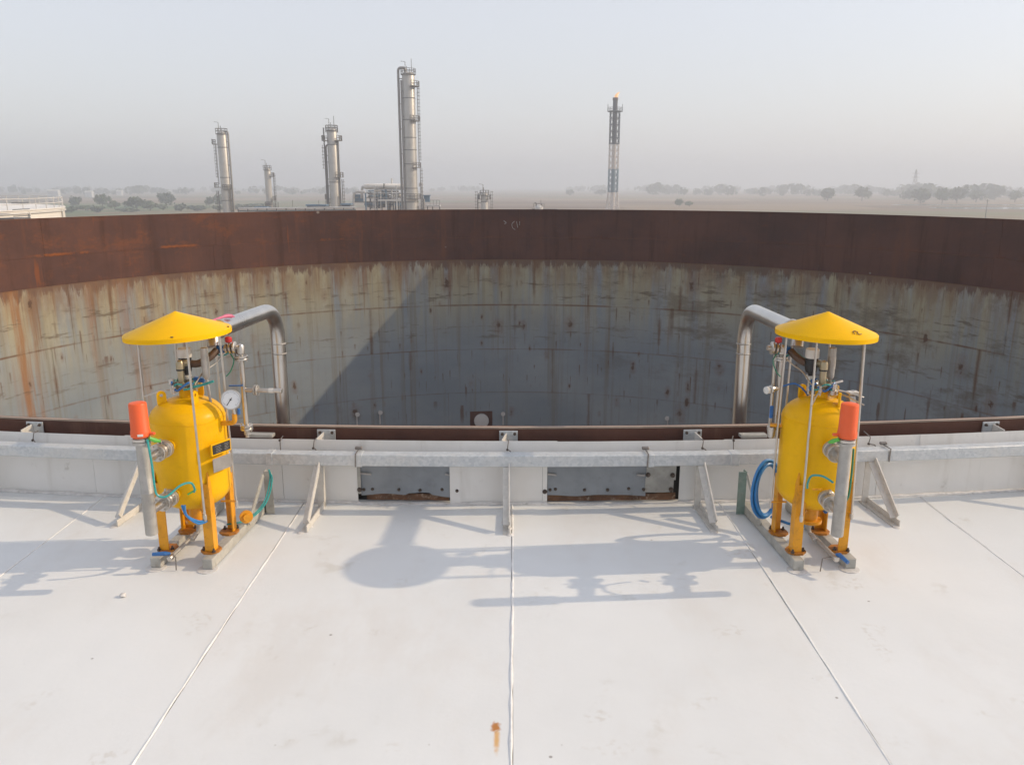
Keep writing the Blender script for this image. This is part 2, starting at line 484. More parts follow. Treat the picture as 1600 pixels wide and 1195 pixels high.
# rust runs bleeding down from the bare band
dn = m.math('SUBTRACT', -2.42, z)
rr = m.noise(m.comb(m.math('MULTIPLY', u, 2.1), m.math('MULTIPLY', z, 0.06), 4), 1.0, 6, 0.68)
reach = m.math('SUBTRACT', rr, m.math('MULTIPLY', dn, 0.045))
lft = m.smooth(u, 6.0, -20.0)
reach = m.math('ADD', reach, m.math('MULTIPLY', lft, 0.06))
c = m.mix(m.math('MULTIPLY', m.smooth(reach, 0.50, 0.64), 0.70), c, (0.194, 0.092, 0.034))
rr2 = m.noise(m.comb(m.math('MULTIPLY', u, 2.4), m.math('MULTIPLY', z, 0.45), 14), 1.0, 8, 0.78)
edge = m.math('SUBTRACT', m.math('ADD', rr2, 0.13), m.math('MULTIPLY', dn, 0.42))
c = m.mix(m.math('MULTIPLY', m.smooth(edge, 0.44, 0.56), 0.92), c, (0.118, 0.066, 0.050))
wsh = m.math('MULTIPLY', m.smooth(dn, 2.4, 0.0), m.smooth(m.noise(m.comb(m.math('MULTIPLY', u, 0.8), m.math('MULTIPLY', z, 0.30), 41), 1.0, 6, 0.7), 0.36, 0.62))
c = m.mix(m.math('MULTIPLY', wsh, 0.78), c, (0.185, 0.105, 0.058))
# dark weathered patches, mostly on the right
pt = m.noise(m.comb(m.math('MULTIPLY', u, 0.22), m.math('MULTIPLY', z, 0.5), 51), 1.0, 7, 0.72)
c = m.mix(m.math('MULTIPLY', m.math('MULTIPLY', m.smooth(pt, 0.50, 0.62), m.math('MULTIPLY', m.smooth(z, -11.0, -6.5), m.smooth(u, -4.0, 12.0))), 0.6), c, (0.125, 0.095, 0.062))
lr = m.noise(m.comb(m.math('MULTIPLY', u, 1.4), m.math('MULTIPLY', z, 0.045), 61), 1.0, 7, 0.75)
lm = m.math('MULTIPLY', m.smooth(lr, 0.56, 0.66), m.smooth(z, -12.0, -5.0))
c = m.mix(m.math('MULTIPLY', lm, 0.40), c, (0.190, 0.105, 0.055))
# broad orange runs at the far left
orr = m.noise(m.comb(m.math('MULTIPLY', u, 0.55), m.math('MULTIPLY', z, 0.035), 31), 1.0, 4, 0.7)
orb = m.noise(m.comb(m.math('MULTIPLY', u, 2.3), m.math('MULTIPLY', z, 0.16), 33), 1.0, 6, 0.7)
ol = m.math('MULTIPLY', m.math('MULTIPLY', m.smooth(orr, 0.45, 0.66), m.smooth(u, -13.0, -25.0)), m.smooth(orb, 0.36, 0.60))
c = m.mix(m.math('MULTIPLY', ol, 0.8), c, (0.290, 0.121, 0.031))
# horizontal scuff rows
hz = m.noise(m.comb(m.math('MULTIPLY', u, 0.55), m.math('MULTIPLY', z, 3.2), 21), 1.0, 6, 0.7)
zone = m.math('ADD', m.math('MULTIPLY', m.smooth(m.math('ABSOLUTE', m.math('SUBTRACT', z, -4.2)), 1.0, 0.3), 0.95),
              m.math('MULTIPLY', m.smooth(m.math('ABSOLUTE', m.math('SUBTRACT', z, -6.6)), 0.8, 0.2), 0.75))
c = m.mix(m.math('MULTIPLY', m.math('MULTIPLY', m.smooth(hz, 0.54, 0.64), zone), 0.75), c, (0.101, 0.066, 0.036))
# rust bleeding from the welds
for k in range(5):
    zs = -2.43 - 2.65 * k
    sd = m.math('ABSOLUTE', m.math('SUBTRACT', z, zs))
    gt = m.smooth(m.noise(m.comb(m.math('MULTIPLY', u, 0.35), k * 3.1, 2), 1.0, 4, 0.7), 0.40, 0.60)
    c = m.mix(m.math('MULTIPLY', m.math('MULTIPLY', m.smooth(sd, 0.075, 0.01), gt), (0.8 if k == 1 else 0.45 if k < 3 else 0.25)), c, (0.160, 0.076, 0.034))
# rust along the upright welds
PW = 2 * math.pi / NPL * TR
for k in range(4):
    zs = -2.43 - 2.65 * k
    w0 = m.math('ADD', m.math('SUBTRACT', u, OFFS[k + 2] * TR), PW * 20.5)
    w1 = m.math('ABSOLUTE', m.math('SUBTRACT', m.math('MODULO', w0, PW), PW / 2))
    w1 = m.math('ADD', w1, m.math('MULTIPLY', m.math('SUBTRACT', m.noise(m.comb(u, z, k * 5), 1.6, 5, 0.7), 0.5), 0.22))
    inb = m.math('MULTIPLY', m.math('LESS_THAN', z, zs), m.math('GREATER_THAN', z, zs - 2.65))
    gt = m.smooth(m.noise(m.comb(m.math('MULTIPLY', u, 0.12), m.math('MULTIPLY', z, 0.25), 7 + k), 1.0, 4, 0.6), 0.44, 0.60)
    c = m.mix(m.math('MULTIPLY', m.math('MULTIPLY', m.smooth(w1, 0.15, 0.02), m.math('MULTIPLY', inb, gt)), 0.75 if k < 2 else 0.45), c, (0.150, 0.078, 0.040))
# rust runs that start at a point and trail downwards
for (sx, sz, off, thr, w0, L0, op) in ((0.50, 0.20, 3.0, 0.35, 0.10, 2.6, 0.75), (1.1, 0.30, 8.0, 0.5, 0.05, 1.8, 0.7), (2.2, 0.7, 13.0, 0.6, 0.035, 0.8, 0.65)):
    vn = m.node('ShaderNodeTexVoronoi', voronoi_dimensions='2D')
    vx, vz = m.math('ADD', m.math('MULTIPLY', u, sx), off), m.math('MULTIPLY', z, sz)
    m.put(vn.inputs['Vector'], m.comb(vx, vz, 0)); vn.inputs['Scale'].default_value = 1.0
    pp = m.sep(vn.outputs['Position']); rc = m.sep(vn.outputs['Color'])
    jit = m.math('MULTIPLY', m.math('SUBTRACT', m.noise(m.comb(m.math('MULTIPLY', u, 1.5), m.math('MULTIPLY', z, 1.5), off), 1.0, 5, 0.7), 0.5), w0 * 2.2)
    dx = m.math('ADD', m.math('ABSOLUTE', m.math('DIVIDE', m.math('SUBTRACT', vx, pp[0]), sx)), jit)
    dd = m.math('DIVIDE', m.math('SUBTRACT', pp[1], vz), sz)
    wid = m.math('MULTIPLY', m.math('ADD', rc[1], 0.4), w0)
    body = m.smooth(m.math('DIVIDE', dx, wid), 1.2, 0.3)
    tail = m.math('MULTIPLY', m.smooth(dd, -0.08, 0.02), m.smooth(m.math('DIVIDE', dd, m.math('ADD', m.math('MULTIPLY', rc[2], L0), 0.25)), 1.0, 0.1))
    gate2 = m.smooth(m.noise(m.comb(m.math('MULTIPLY', u, 0.16), m.math('MULTIPLY', z, 0.28), off + 70), 1.0, 4, 0.6), 0.42, 0.60)
    hit = m.math('MULTIPLY', m.math('MULTIPLY', m.math('MULTIPLY', body, tail), gate2), m.smooth(rc[0], thr, thr + 0.02))
    c = m.mix(m.math('MULTIPLY', hit, op), c, (0.120, 0.058, 0.030))
# rust scabs, stretched downwards, more of them low down
for (sx, sz, off, thr, w) in ((0.55, 0.32, 0.0, 0.52, 0.9), (0.95, 0.45, 5.0, 0.62, 0.85), (1.7, 0.8, 11.0, 0.74, 0.8)):
    vv = m.comb(m.math('ADD', m.math('MULTIPLY', u, sx), off), m.math('MULTIPLY', z, sz), off)
    wv = m.shift(vv, m.comb(0, 0, 0))
    d = m.voro(wv, 1.0); pk = m.sep(m.voro(wv, 1.0, out='Color'))[0]
    d = m.math('ADD', d, m.math('MULTIPLY', m.math('SUBTRACT', m.noise(uz, 3.2, 5, 0.7), 0.5), 0.30))
    c = m.mix(m.math('MULTIPLY', m.math('MULTIPLY', m.smooth(d, 0.11, 0.06), m.smooth(pk, thr, thr + 0.02)), w), c, (0.055, 0.032, 0.022))
    c = m.mix(m.math('MULTIPLY', m.math('MULTIPLY', m.smooth(d, 0.24, 0.10), m.smooth(pk, thr, thr + 0.02)), 0.3), c, (0.194, 0.097, 0.048))
c = m.mix(m.math('MULTIPLY', m.smooth(fine, 0.55, 0.8), 0.3), c, (0.184, 0.155, 0.117))
m.color(c); m.bump(fine, 0.15, 0.02); M['painted_plate'] = m.mat

m = NT('weld_rust', 0.8, 0, 0.2)
u, z = shell_uv(m)
c = m.mix(m.smooth(m.noise(m.comb(u, z, 0), 1.5, 5, 0.7), 0.35, 0.65), (0.13, 0.062, 0.035), (0.22, 0.105, 0.05))
m.color(c); M['weld_rust'] = m.mat

m = NT('near_rim_rust', 0.7, 0, 0.3)
p = m.pos()
n1 = m.noise(p, 2.5, 6, 0.65); n2 = m.noise(m.scale(p, (12, 12, 1.2)), 1.0, 4, 0.6)
c = m.mix(m.smooth(n1, 0.3, 0.7), (0.085, 0.042, 0.032), (0.130, 0.060, 0.042))
c = m.mix(m.math('MULTIPLY', m.smooth(n2, 0.55, 0.72), 0.35), c, (0.18, 0.10, 0.07))
m.color(c); M['near_rim_rust'] = m.mat
paint('chalk', (0.42, 0.40, 0.37), 0.9)
paint('rim_edge', (0.36, 0.27, 0.21), 0.6, var=0.2, scale=4)  # paler than the rust, so the sunlit top edge is in the colour

# fields
m = NT('fields', 0.9, 0, 0.1)
p = m.pos()
s = m.sep(p)
cell = m.voro(m.comb(m.math('MULTIPLY', s[0], 0.0032), m.math('MULTIPLY', s[1], 0.0105), 0), 1.0, out='Color', rnd=0.9)
k = m.sep(cell)
n1 = m.noise(m.comb(m.math('MULTIPLY', s[0], 0.0011), m.math('MULTIPLY', s[1], 0.006), 0), 1.0, 5, 0.6)
c = m.mix(k[0], (0.13, 0.085, 0.055), (0.30, 0.22, 0.14))
c = m.mix(m.math('MULTIPLY', m.smooth(k[1], 0.5, 0.75), 0.8), c, (0.125, 0.15, 0.065))
c = m.mix(m.math('MULTIPLY', m.smooth(n1, 0.42, 0.62), 0.7), c, (0.27, 0.20, 0.13))
gl = m.math('MULTIPLY', m.smooth(s[0], -150, -330), m.math('MULTIPLY', m.smooth(s[1], 900, 700), m.smooth(m.noise(p, 0.012, 4), 0.3, 0.5)))
c = m.mix(m.math('MULTIPLY', gl, 0.9), c, (0.075, 0.135, 0.045))
m.color(c); M['fields'] = m.mat

m = NT('pond_water', 0.08, 0, 0.5)
m.color((0.10, 0.115, 0.11)); m.bump(m.noise(m.pos(), 0.6, 3), 0.05, 0.1); M['pond_water'] = m.mat

m = NT('flame', 0.5)
m.color((0.9, 0.5, 0.2)); m.b.inputs['Emission Color'].default_value = (1.0, 0.55, 0.25, 1); m.b.inputs['Emission Strength'].default_value = 0.45
M['flame'] = m.mat

# ------------------------------------------------------------------ setting: ground and deck
GZ = -16.0
GS = 6000
g = MB()
nx = 40
xs = np.linspace(-GS, GS, nx)
vs_ = [(x, y, GZ) for y in xs for x in xs]
fs_ = [(j * nx + i, j * nx + i + 1, (j + 1) * nx + i + 1, (j + 1) * nx + i) for j in range(nx - 1) for i in range(nx - 1)]
g.add(vs_, fs_)
struct(g.build('ground', M['fields'], smooth=False))

def pond(x0, x1, y0, y1, name='pond'):
    q = MB(); n = 28; pts = []
    for i in range(n):
        a = 2 * math.pi * i / n
        w = 1 + 0.08 * math.sin(3 * a + x0)
        ca, sa = math.cos(a), math.sin(a)
        pts.append(((x0 + x1) / 2 + (x1 - x0) / 2 * w * math.copysign(abs(ca) ** 0.5, ca), (y0 + y1) / 2 + (y1 - y0) / 2 * w * math.copysign(abs(sa) ** 0.5, sa), GZ + 0.06))
    q.add(pts, [tuple(range(n))])
    return struct(q.build(name, M['pond_water'], smooth=False))
a = at(1520, 325, 620); pond(a.x, a.x + 120, 640, 700)
pond(a.x + 10, a.x + 150, 760, 800)

RP = TR + 0.14                    # parapet radius (concentric with the tank)
def ry(x, r): return TCY - math.sqrt(r * r - x * x)
def arc(x, off, z):
    """point at arc position x, `off` metres on the camera side of the parapet face"""
    th = x / RP
    r = RP + off
    return Vector((r * math.sin(th), TCY - r * math.cos(th), z))

deck = empty('white_deck'); struct(deck)
SP_ = 1.18
for k in range(-8, 8):
    x0, x1 = k * SP_ + 0.004, (k + 1) * SP_ - 0.004
    q = MB(); n = 8
    top = []
    far = [(x0 + (x1 - x0) * i / n) for i in range(n + 1)]
    poly = [(x0, -7.0, 0.0), (x1, -7.0, 0.0)] + [(x, ry(x, RP) + 0.05, 0.0) for x in reversed(far)]
    q.prism([(a, b, c - 0.006) for a, b, c in poly], (0, 0, 0.006))
    q.build('deck_sheet', M['deck_coating'], deck, smooth=False)
    # sealant bead over the lap, hand laid
    b = MB(); pts = []; rs = []
    y0, y1 = -7.0, ry(k * SP_, RP) - 0.02
    N = 170
    thin = 1.0 if k == 0 else 0.55 if abs(k) == 1 else 0.35
    for i in range(N):
        t = i / (N - 1)
        y = y0 + (y1 - y0) * t
        pts.append((k * SP_ + 0.0035 * math.sin(y * 2.1 + k) + random.uniform(-0.0012, 0.0012), y, -0.0014))
        rs.append((0.0053 + random.uniform(-0.0012, 0.0018) + (0.003 if random.random() < 0.02 else 0)) * (0.55 + 0.45 * thin))
    b.tube(pts, rs, 8)
    b.build('sealant_bead', M['bead_white'], deck)
q = MB()
far = [-9.6 + 19.2 * i / 48 for i in range(49)]
q.prism([(-9.6, -7.1, -0.6), (9.6, -7.1, -0.6)] + [(x, ry(x, RP) + 0.055, -0.6) for x in reversed(far)], (0, 0, 0.59))
q.build('deck_slab', M['support_white'], deck, smooth=False)

# ------------------------------------------------------------------ open storage tank
tank = empty('storage_tank', (0, TCY, GZ))
tag(tank, 'huge open-topped round steel tank, rusty brown above and grey painted inside', 'tank')
def arc_plate(r0, r1, a0, a1, z0, z1, n):
    q = MB(); vs_, fs_ = [], []
    for i in range(n + 1):
        a = a0 + (a1 - a0) * i / n
        for r in (r0, r1):
            for z in (z0, z1): vs_.append((r * math.sin(a), r * math.cos(a), z))
    for i in range(n):
        o = i * 4; p_ = o + 4
        fs_ += [(o, o + 1, p_ + 1, p_), (o + 2, p_ + 2, p_ + 3, o + 3), (o + 1, o + 3, p_ + 3, p_ + 1), (o, p_, p_ + 2, o + 2)]
    fs_ += [(0, 2, 3, 1), (n * 4, n * 4 + 1, n * 4 + 3, n * 4 + 2)]
    return q.add(vs_, fs_)
NPL = 16
da = 2 * math.pi / NPL
courses = [1.60, 1.25] + [2.65] * 5
ztop = TZ - GZ - 0.004
zc = ztop
offs = OFFS
for ci, h in enumerate(courses):
    gap = 0.004 if ci < 2 else 0.006
    dr = 0.0 if ci < 2 else 0.006
    me = arc_plate(TR + dr, TR + 0.020, gap / TR, da - gap / TR, zc - h + 0.005, zc - (0.005 if ci else 0), 12).mesh('shell_plate', True, 30)
    me.materials.append(M['rust_plate'] if ci < 2 else M['painted_plate'])
    for k in range(NPL):
        o = mk('shell_plate', me, None, tank)
        o.rotation_euler = (random.uniform(-0.00008, 0.00008), random.uniform(-0.00008, 0.00008), -(k * da + offs[ci]))
    zc -= h
arc_plate(TR + 0.0205, TR + 0.034, 0, 2 * math.pi, 0.05, ztop - 0.01, 192).build('shell_backing', M['weld_rust'], tank)
# outer skin band near the camera (rusty top strip) and the rim edge, its sunlit look put in as a paler colour
arc_plate(TR + 0.0345, TR + 0.042, 0, 2 * math.pi, ztop - 1.2, ztop - 0.006, 192).build('outer_band', M['near_rim_rust'], tank)
arc_plate(TR + 0.021, TR + 0.043, 0, 2 * math.pi, ztop - 0.0035, ztop + 0.006, 192).build('rim_edge', M['rim_edge'], tank)
q = MB(); n = 96
q.prism([((TR + 0.02) * math.cos(2 * math.pi * i / n), (TR + 0.02) * math.sin(2 * math.pi * i / n), 0.02) for i in range(n)], (0, 0, 0.03))
q.build('tank_floor', M['weld_rust'], tank, smooth=False)
def on_wall(px, py):
    """point on the far inside wall seen along that bearing"""
    d = at(px, py, 1.0) - Vector((0, 0, EYE))
    A = d.x ** 2 + d.y ** 2; B = -2 * d.y * TCY; C = TCY ** 2 - TR ** 2
    t = (-B + math.sqrt(B * B - 4 * A * C)) / (2 * A)
    return d * t + Vector((0, 0, EYE)) - tank.location
def wall_frame(p_):
    nrm = Vector((-p_.x, -p_.y, 0)).normalized()
    tx = Vector((0, 0, 1)).cross(nrm)
    return nrm, tx
# shell manhole
p_ = on_wall(752, 656); nrm, tx = wall_frame(p_)
R3 = Matrix((tx, nrm, Vector((0, 0, 1)))).transposed()
mh = MB().box(p_ + nrm * 0.01, (1.35, 0.06, 1.1), R3, 0.01).build('manhole_plate', M['rust_plate'], tank, False)
MB().rev(p_ + nrm * 0.03, nrm, [(0, 0.40), (0.12, 0.40), (0.12, 0.45), (0.17, 0.45)], 28).build('manhole_neck', M['plate_grey'], mh)
q = MB().rev(p_ + nrm * 0.202, nrm, [(0, 0.44), (0.04, 0.44), (0.05, 0.40)], 28)
for i in range(14):
    a = 2 * math.pi * i / 14
    q.cyl(p_ + nrm * 0.24 + (tx * math.cos(a) + Vector((0, 0, 1)) * math.sin(a)) * 0.38, p_ + nrm * 0.28 + (tx * math.cos(a) + Vector((0, 0, 1)) * math.sin(a)) * 0.38, 0.03, 6)
q.build('manhole_cover', M['refinery_pale'], mh)
for (px, py) in ((557, 646), (593, 643), (786, 645), (1044, 652)):
    p_ = on_wall(px, py); nrm, tx = wall_frame(p_)
    q = MB().rev(p_, nrm, [(0, 0.07), (0.22, 0.07), (0.22, 0.13), (0.27, 0.13)], 12)
    q.bar(p_ + nrm * 0.05 + Vector((0, 0, -0.06)), p_ + nrm * 0.05 + Vector((0, 0, -0.75)), 0.06)
    q.build('wall_nozzle', M['refinery_pale'], tank)

def chalk(strokes):
    q = MB()
    for st in strokes:
        pts = []
        for (px, py) in st:
            p_ = on_wall(px, py); nrm, tx = wall_frame(p_); pts.append(p_ + nrm * 0.004)
        q.tube(smooth_path(pts, 4), 0.016, 5)
    o = q.build('chalk_mark', M['chalk'], tank); o['kind'] = 'stuff'
chalk([[(787, 345), (791, 348), (788, 350)], [(804, 346), (800, 350), (801, 356), (805, 359)], [(807, 346), (809, 356)], [(812, 346), (812, 352)]])

# ------------------------------------------------------------------ parapet along the deck edge
par = empty('parapet', (0, ry(0, RP), 0))
tag(par, 'low curved white sheet parapet along the deck edge behind the galvanised rail', 'parapet')
PO = Vector(par.location)
def curved_sheet(x0, x1, z0, z1, off, thick, n=8, zb=None, lean=0.0, wav=0.0):
    """sheet following the parapet curve; zb(x) may give a wavy lower edge"""
    q = MB(); vs_, fs_ = [], []
    for i in range(n + 1):
        x = x0 + (x1 - x0) * i / n
        lo = zb(x) if zb else z0
        for (o, z) in ((off, lo), (off + lean, z1), (off - thick + lean, z1), (off - thick, lo)):
            w = wav * math.sin(x * 31 + z * 17) if wav else 0
            vs_.append(arc(x, o + w, z) - PO)
    for i in range(n):
        for k in range(4):
            a, b = i * 4 + k, i * 4 + (k + 1) % 4
            fs_.append((a, a + 4, b + 4, b))
    fs_ += [(0, 1, 2, 3), tuple(n * 4 + k for k in (3, 2, 1, 0))]
    return q.add(vs_, fs_)
lower = [(-8.6, -7.2), (-7.2, -6.0), (-6.0, -4.8), (-4.8, -3.6), (-3.6, -2.42), (-2.42, -1.30), (-1.30, -0.872), (-0.285, 0.172), (0.945, 2.1), (2.1, 3.3), (3.3, 4.5), (4.5, 5.7), (5.7, 7.0), (7.0, 8.6)]
for i, (a, b) in enumerate(lower):
    curved_sheet(a + 0.001, b - 0.001, 0.004, 0.272, 0.001 * (i % 2), 0.004, 8, wav=0.0012).build('wall_panel', M['parapet_coating'], par)
ux = [-8.6, -7.0, -5.2, -3.4, -2.2, -1.30, -0.745, 0.24, 1.20, 2.35, 3.6, 5.2, 7.0, 8.6]
for i in range(len(ux) - 1):
    curved_sheet(ux[i] - 0.012, ux[i + 1] + 0.012, 0.274, 0.368 + random.uniform(-0.003, 0.003), 0.004 + 0.0022 * (i % 2), 0.0018, 8, lean=-0.012, wav=0.0009).build('top_panel', M['parapet_coating'], par)
# cove seal where the parapet meets the deck
b = MB(); pts, rs = [], []
for i in range(420):
    x = -8.5 + 17 * i / 419
    if (-0.86 < x < -0.30 or 0.19 < x < 0.93): zz = -0.006
    else: zz = 0.003
    pts.append(arc(x, 0.008 + random.uniform(-0.003, 0.003), zz) - PO)
    rs.append(0.011 + random.uniform(-0.003, 0.004))
b.tube(pts, rs, 8); b.build('cove_seal', M['seal_white'], par)
# near-black sheets behind the openings, standing in for the shade of the cavity
curved_sheet(-1.0, -0.2, -0.02, 0.30, -0.06, 0.004, 8).build('cavity_shade_sheet', M['cavity_shade'], par)
curved_sheet(0.1, 1.05, -0.02, 0.30, -0.06, 0.004, 8).build('cavity_shade_sheet', M['cavity_shade'], par)
# left opening: grey sheet with buckled foot, rusty ledge, cover strip
def zbl(x): return 0.046 + 0.007 * math.sin(x * 9 + 1) + 0.004 * math.sin(x * 23) + (0.010 if -0.6 < x < -0.45 else 0)
lsheet = curved_sheet(-0.855, -0.352, 0.05, 0.274, -0.008, 0.002, 26, zb=zbl, wav=0.0035).build('patch_sheet', M['sheet_grey'], par)
lsheet['label'] = 'buckled blue grey sheet in the left parapet opening'
curved_sheet(-0.872, -0.853, 0.055, 0.272, 0.002, 0.003, 2).build('edge_strip', M['sheet_pale'], par)
curved_sheet(-0.350, -0.284, 0.004, 0.272, 0.004, 0.003, 3).build('cover_strip', M['parapet_coating'], par)
curved_sheet(-0.83, -0.36, 0.008, 0.046, -0.03, 0.01, 10, wav=0.003).build('rusty_ledge', M['rust_strip'], par)
def zbr(x): return 0.050 - 0.010 * (x - 0.2) + 0.004 * math.sin(x * 14) + 0.002 * math.sin(x * 31)
rsheet = curved_sheet(0.200, 0.757, 0.05, 0.274, -0.006, 0.002, 26, zb=zbr, wav=0.0016).build('patch_sheet', M['sheet_grey'], par)
rsheet['label'] = 'wide flat blue grey sheet in the right parapet opening'
curved_sheet(0.172, 0.198, 0.004, 0.272, 0.003, 0.003, 2).build('edge_strip', M['parapet_coating'], par)
curved_sheet(0.755, 0.925, 0.135, 0.272, -0.001, 0.002, 5, wav=0.003).build('lap_sheet', M['sheet_pale'], par)
curved_sheet(0.752, 0.915, 0.062, 0.148, -0.004, 0.002, 5, wav=0.003).build('lap_sheet', M['sheet_pale'], par)
curved_sheet(0.20, 0.935, 0.006, 0.044, -0.03, 0.01, 12, wav=0.003).build('rusty_ledge', M['rust_strip'], par)
def stud(x, z, r=0.007, off=0.0, L=0.012, mat='bolt_dark'):
    p0 = arc(x, off, z) - PO
    nrm = (arc(x, off + 1, z) - arc(x, off, z))
    MB().rev(p0, nrm, [(-0.004, r * 1.4), (0.003, r * 1.4), (0.003, r), (L, r * 0.8)], 8).build('bolt', M[mat], par)
for x in (-0.84, -0.79, -0.64, -0.52, -0.395): stud(x, 0.082 + 0.006 * math.sin(x * 40), off=-0.008)
for x in (-0.31,): stud(x, 0.08, off=0.004); stud(x - 0.006, 0.235, off=0.004)
for x in (0.215, 0.245, 0.41, 0.54, 0.66, 0.745): stud(x, 0.082 + 0.005 * math.sin(x * 30), off=-0.006)
for (x, z) in ((0.765, 0.17), (0.905, 0.165), (0.90, 0.08), (0.185, 0.075), (-0.862, 0.08)): stud(x, z, 0.010, off=0.003)
def pin(x, z, L, off):
    a, b_ = arc(x, off, z) - PO, arc(x + L, off + 0.004, z - 0.004) - PO
    MB().cyl(a, b_, 0.006, 8).build('pin', M['plate_grey'], par)
pin(-0.852, 0.178, 0.06, 0.004); pin(0.200, 0.178, 0.05, 0.004); pin(0.70, 0.172, 0.045, 0.006); pin(-0.375, 0.178, 0.025, 0.004)

# ------------------------------------------------------------------ galvanised rail and its supports
rail = empty('guard_rail', arc(0, 0.09, 0))
tag(rail, 'galvanised square tube rail curving along in front of the white parapet', 'rail')
RO = Vector(rail.location)
rx = [-8.4, -5.6, -2.95, -1.335, -0.83, 0.745, 1.205, 2.08, 4.6, 8.4]
for i in range(len(rx) - 1):
    q = MB(); n = max(3, int((rx[i + 1] - rx[i]) / 0.3)); hw, z0, z1, bv = 0.035, 0.262, 0.327, 0.004
    prof = [(-hw, z0 + bv), (-hw + bv, z0), (hw - bv, z0), (hw, z0 + bv), (hw, z1 - bv), (hw - bv, z1), (-hw + bv, z1), (-hw, z1 - bv)]
    vs_, fs_ = [], []
    dzr = random.uniform(-0.0015, 0.0015)
    for k in range(n + 1):
        x = rx[i] + 0.0015 + (rx[i + 1] - rx[i] - 0.003) * k / n
        vs_ += [arc(x, 0.09 + o, z + dzr) - RO for (o, z) in prof]
    for k in range(n):
        for j in range(8):
            a, b_ = k * 8 + j, k * 8 + (j + 1) % 8
            fs_.append((a, a + 8, b_ + 8, b_))
    fs_ += [tuple(range(8)), tuple(reversed(range(n * 8, n * 8 + 8)))]
    q.add(vs_, fs_).build('rail_tube', M['galvanised'], rail, True, 30)
for x, w in ((-0.83, 0.034), (0.755, 0.032), (-1.325, 0.040), (1.215, 0.05)):      # sleeves over the joints
    q = MB()
    a, b_ = arc(x - w / 2, 0.09, 0.2945) - RO, arc(x + w / 2, 0.09, 0.2945) - RO
    q.bar(a, b_, 0.0765, 0.0715, bv=0.003)
    q.build('joint_sleeve', M['galvanised'], rail, False)
for x in (-0.845, 0.735, 2.085):
    q = MB()
    q.tube([arc(x, 0.05, 0.336) - RO, arc(x, 0.131, 0.336) - RO, arc(x - 0.003, 0.133, 0.262) - RO], 0.0035, 6)
    q.box(arc(x, 0.05, 0.343) - RO, (0.04, 0.02, 0.016), None, 0.004)
    q.build('strap_clip', M['wire_steel'], rail)

def support(xa, label, foot=0.42, lean=0.0):
    o = arc(xa, 0.09, 0)
    t = empty('rail_support', o, math.asin(o.x / (RP + 0.09)))
    tag(t, label, 'support', 'white triangular supports under the rail')
    # local: y towards the tank, -y towards the camera
    def L_iron(a, b_, w, up, name):
        q = MB(); a, b_ = Vector(a), Vector(b_); d = (b_ - a).normalized(); up = Vector(up)
        s_ = d.cross(up).normalized(); n_ = s_.cross(d).normalized()
        t_ = 0.006
        prof = [(0, 0), (w, 0), (w, t_), (t_, t_), (t_, w), (0, w)]
        q.prism([a + s_ * (i - w / 2) + n_ * j for i, j in prof], b_ - a)
        return q.build(name, M['support_white'], t, False)
    L_iron((0, 0.0, 0.004), (0, 0.0, 0.2605), 0.036, (0, 1, 0), 'post')
    L_iron((0, 0.035, 0.002), (0, -foot + 0.09, 0.002), 0.036, (0, 0, 1), 'base_bar')
    L_iron((lean, -0.022, 0.2605), (0.002, -foot + 0.13, 0.036), 0.036, (0, -1, 0.3), 'brace')
    for i in range(5):
        MB().rev((random.uniform(-0.02, 0.02), -foot + 0.09 + i * 0.08, 0.0), (0, 0, 1), [(0, 0.022), (0.004, 0.016), (0.006, 0.004)], 8).build('sealant_dab', M['seal_white'], t)
    return t
support(-3.12, 'white triangular rail support farthest to the left')
support(-2.06, 'white triangular rail support left of the left yellow vessel')
support(-1.06, 'white triangular rail support right of the left yellow vessel')
support(-0.03, 'white triangular rail support between the two grey patch sheets, seen edge on')
support(1.03, 'white triangular rail support between the right grey patch and the blue hose coil')
support(1.99, 'white triangular rail support right of the right yellow vessel')
support(3.06, 'white triangular rail support at the right edge of the photo', 0.40)

# brackets bolted to the tank rim
def rim_bracket(xa, label):
    o = arc(xa, -0.0905, 0.37)
    t = empty('rim_bracket', o, math.asin(o.x / RP))
    tag(t, label, 'bracket', 'galvanised brackets bolted to the near tank rim')
    MB().box((0, -0.004, -0.03), (0.104, 0.008, 0.13), None, 0.001).build('plate', M['galvanised'], t, False)
    s_ = 1 if xa < 0 else -1
    q = MB(); w = 0.005
    q.prism([(-0.012 * s_ - w / 2, -0.0085, 0.022), (-0.012 * s_ - w / 2, -0.0085, -0.08), (-0.036 * s_ - w / 2, -0.075, -0.08), (-0.036 * s_ - w / 2, -0.075, 0.004)], (w, 0, 0))
    q.build('gusset', M['support_white'], t, False)
    for sx in (-0.035, 0.035):
        MB().rev((sx, -0.0075, 0.018), (0, -1, 0), [(0, 0.009), (0.007, 0.009), (0.007, 0.005), (0.016, 0.005)], 6).build('bolt', M['bolt_dark'], t)
    return t
for x, l in ((-2.82, 'galvanised bracket on the near tank rim at the left edge of the photo'), (-1.06, 'galvanised bracket on the near tank rim right of the left big pipe'),
             (-0.02, 'galvanised bracket on the near tank rim at the centre of the photo'), (1.03, 'galvanised bracket on the near tank rim left of the right big pipe'),
             (1.93, 'galvanised bracket on the near tank rim behind the right orange cap'), (2.83, 'galvanised bracket on the near tank rim at the right edge of the photo')):
    rim_bracket(x, l)

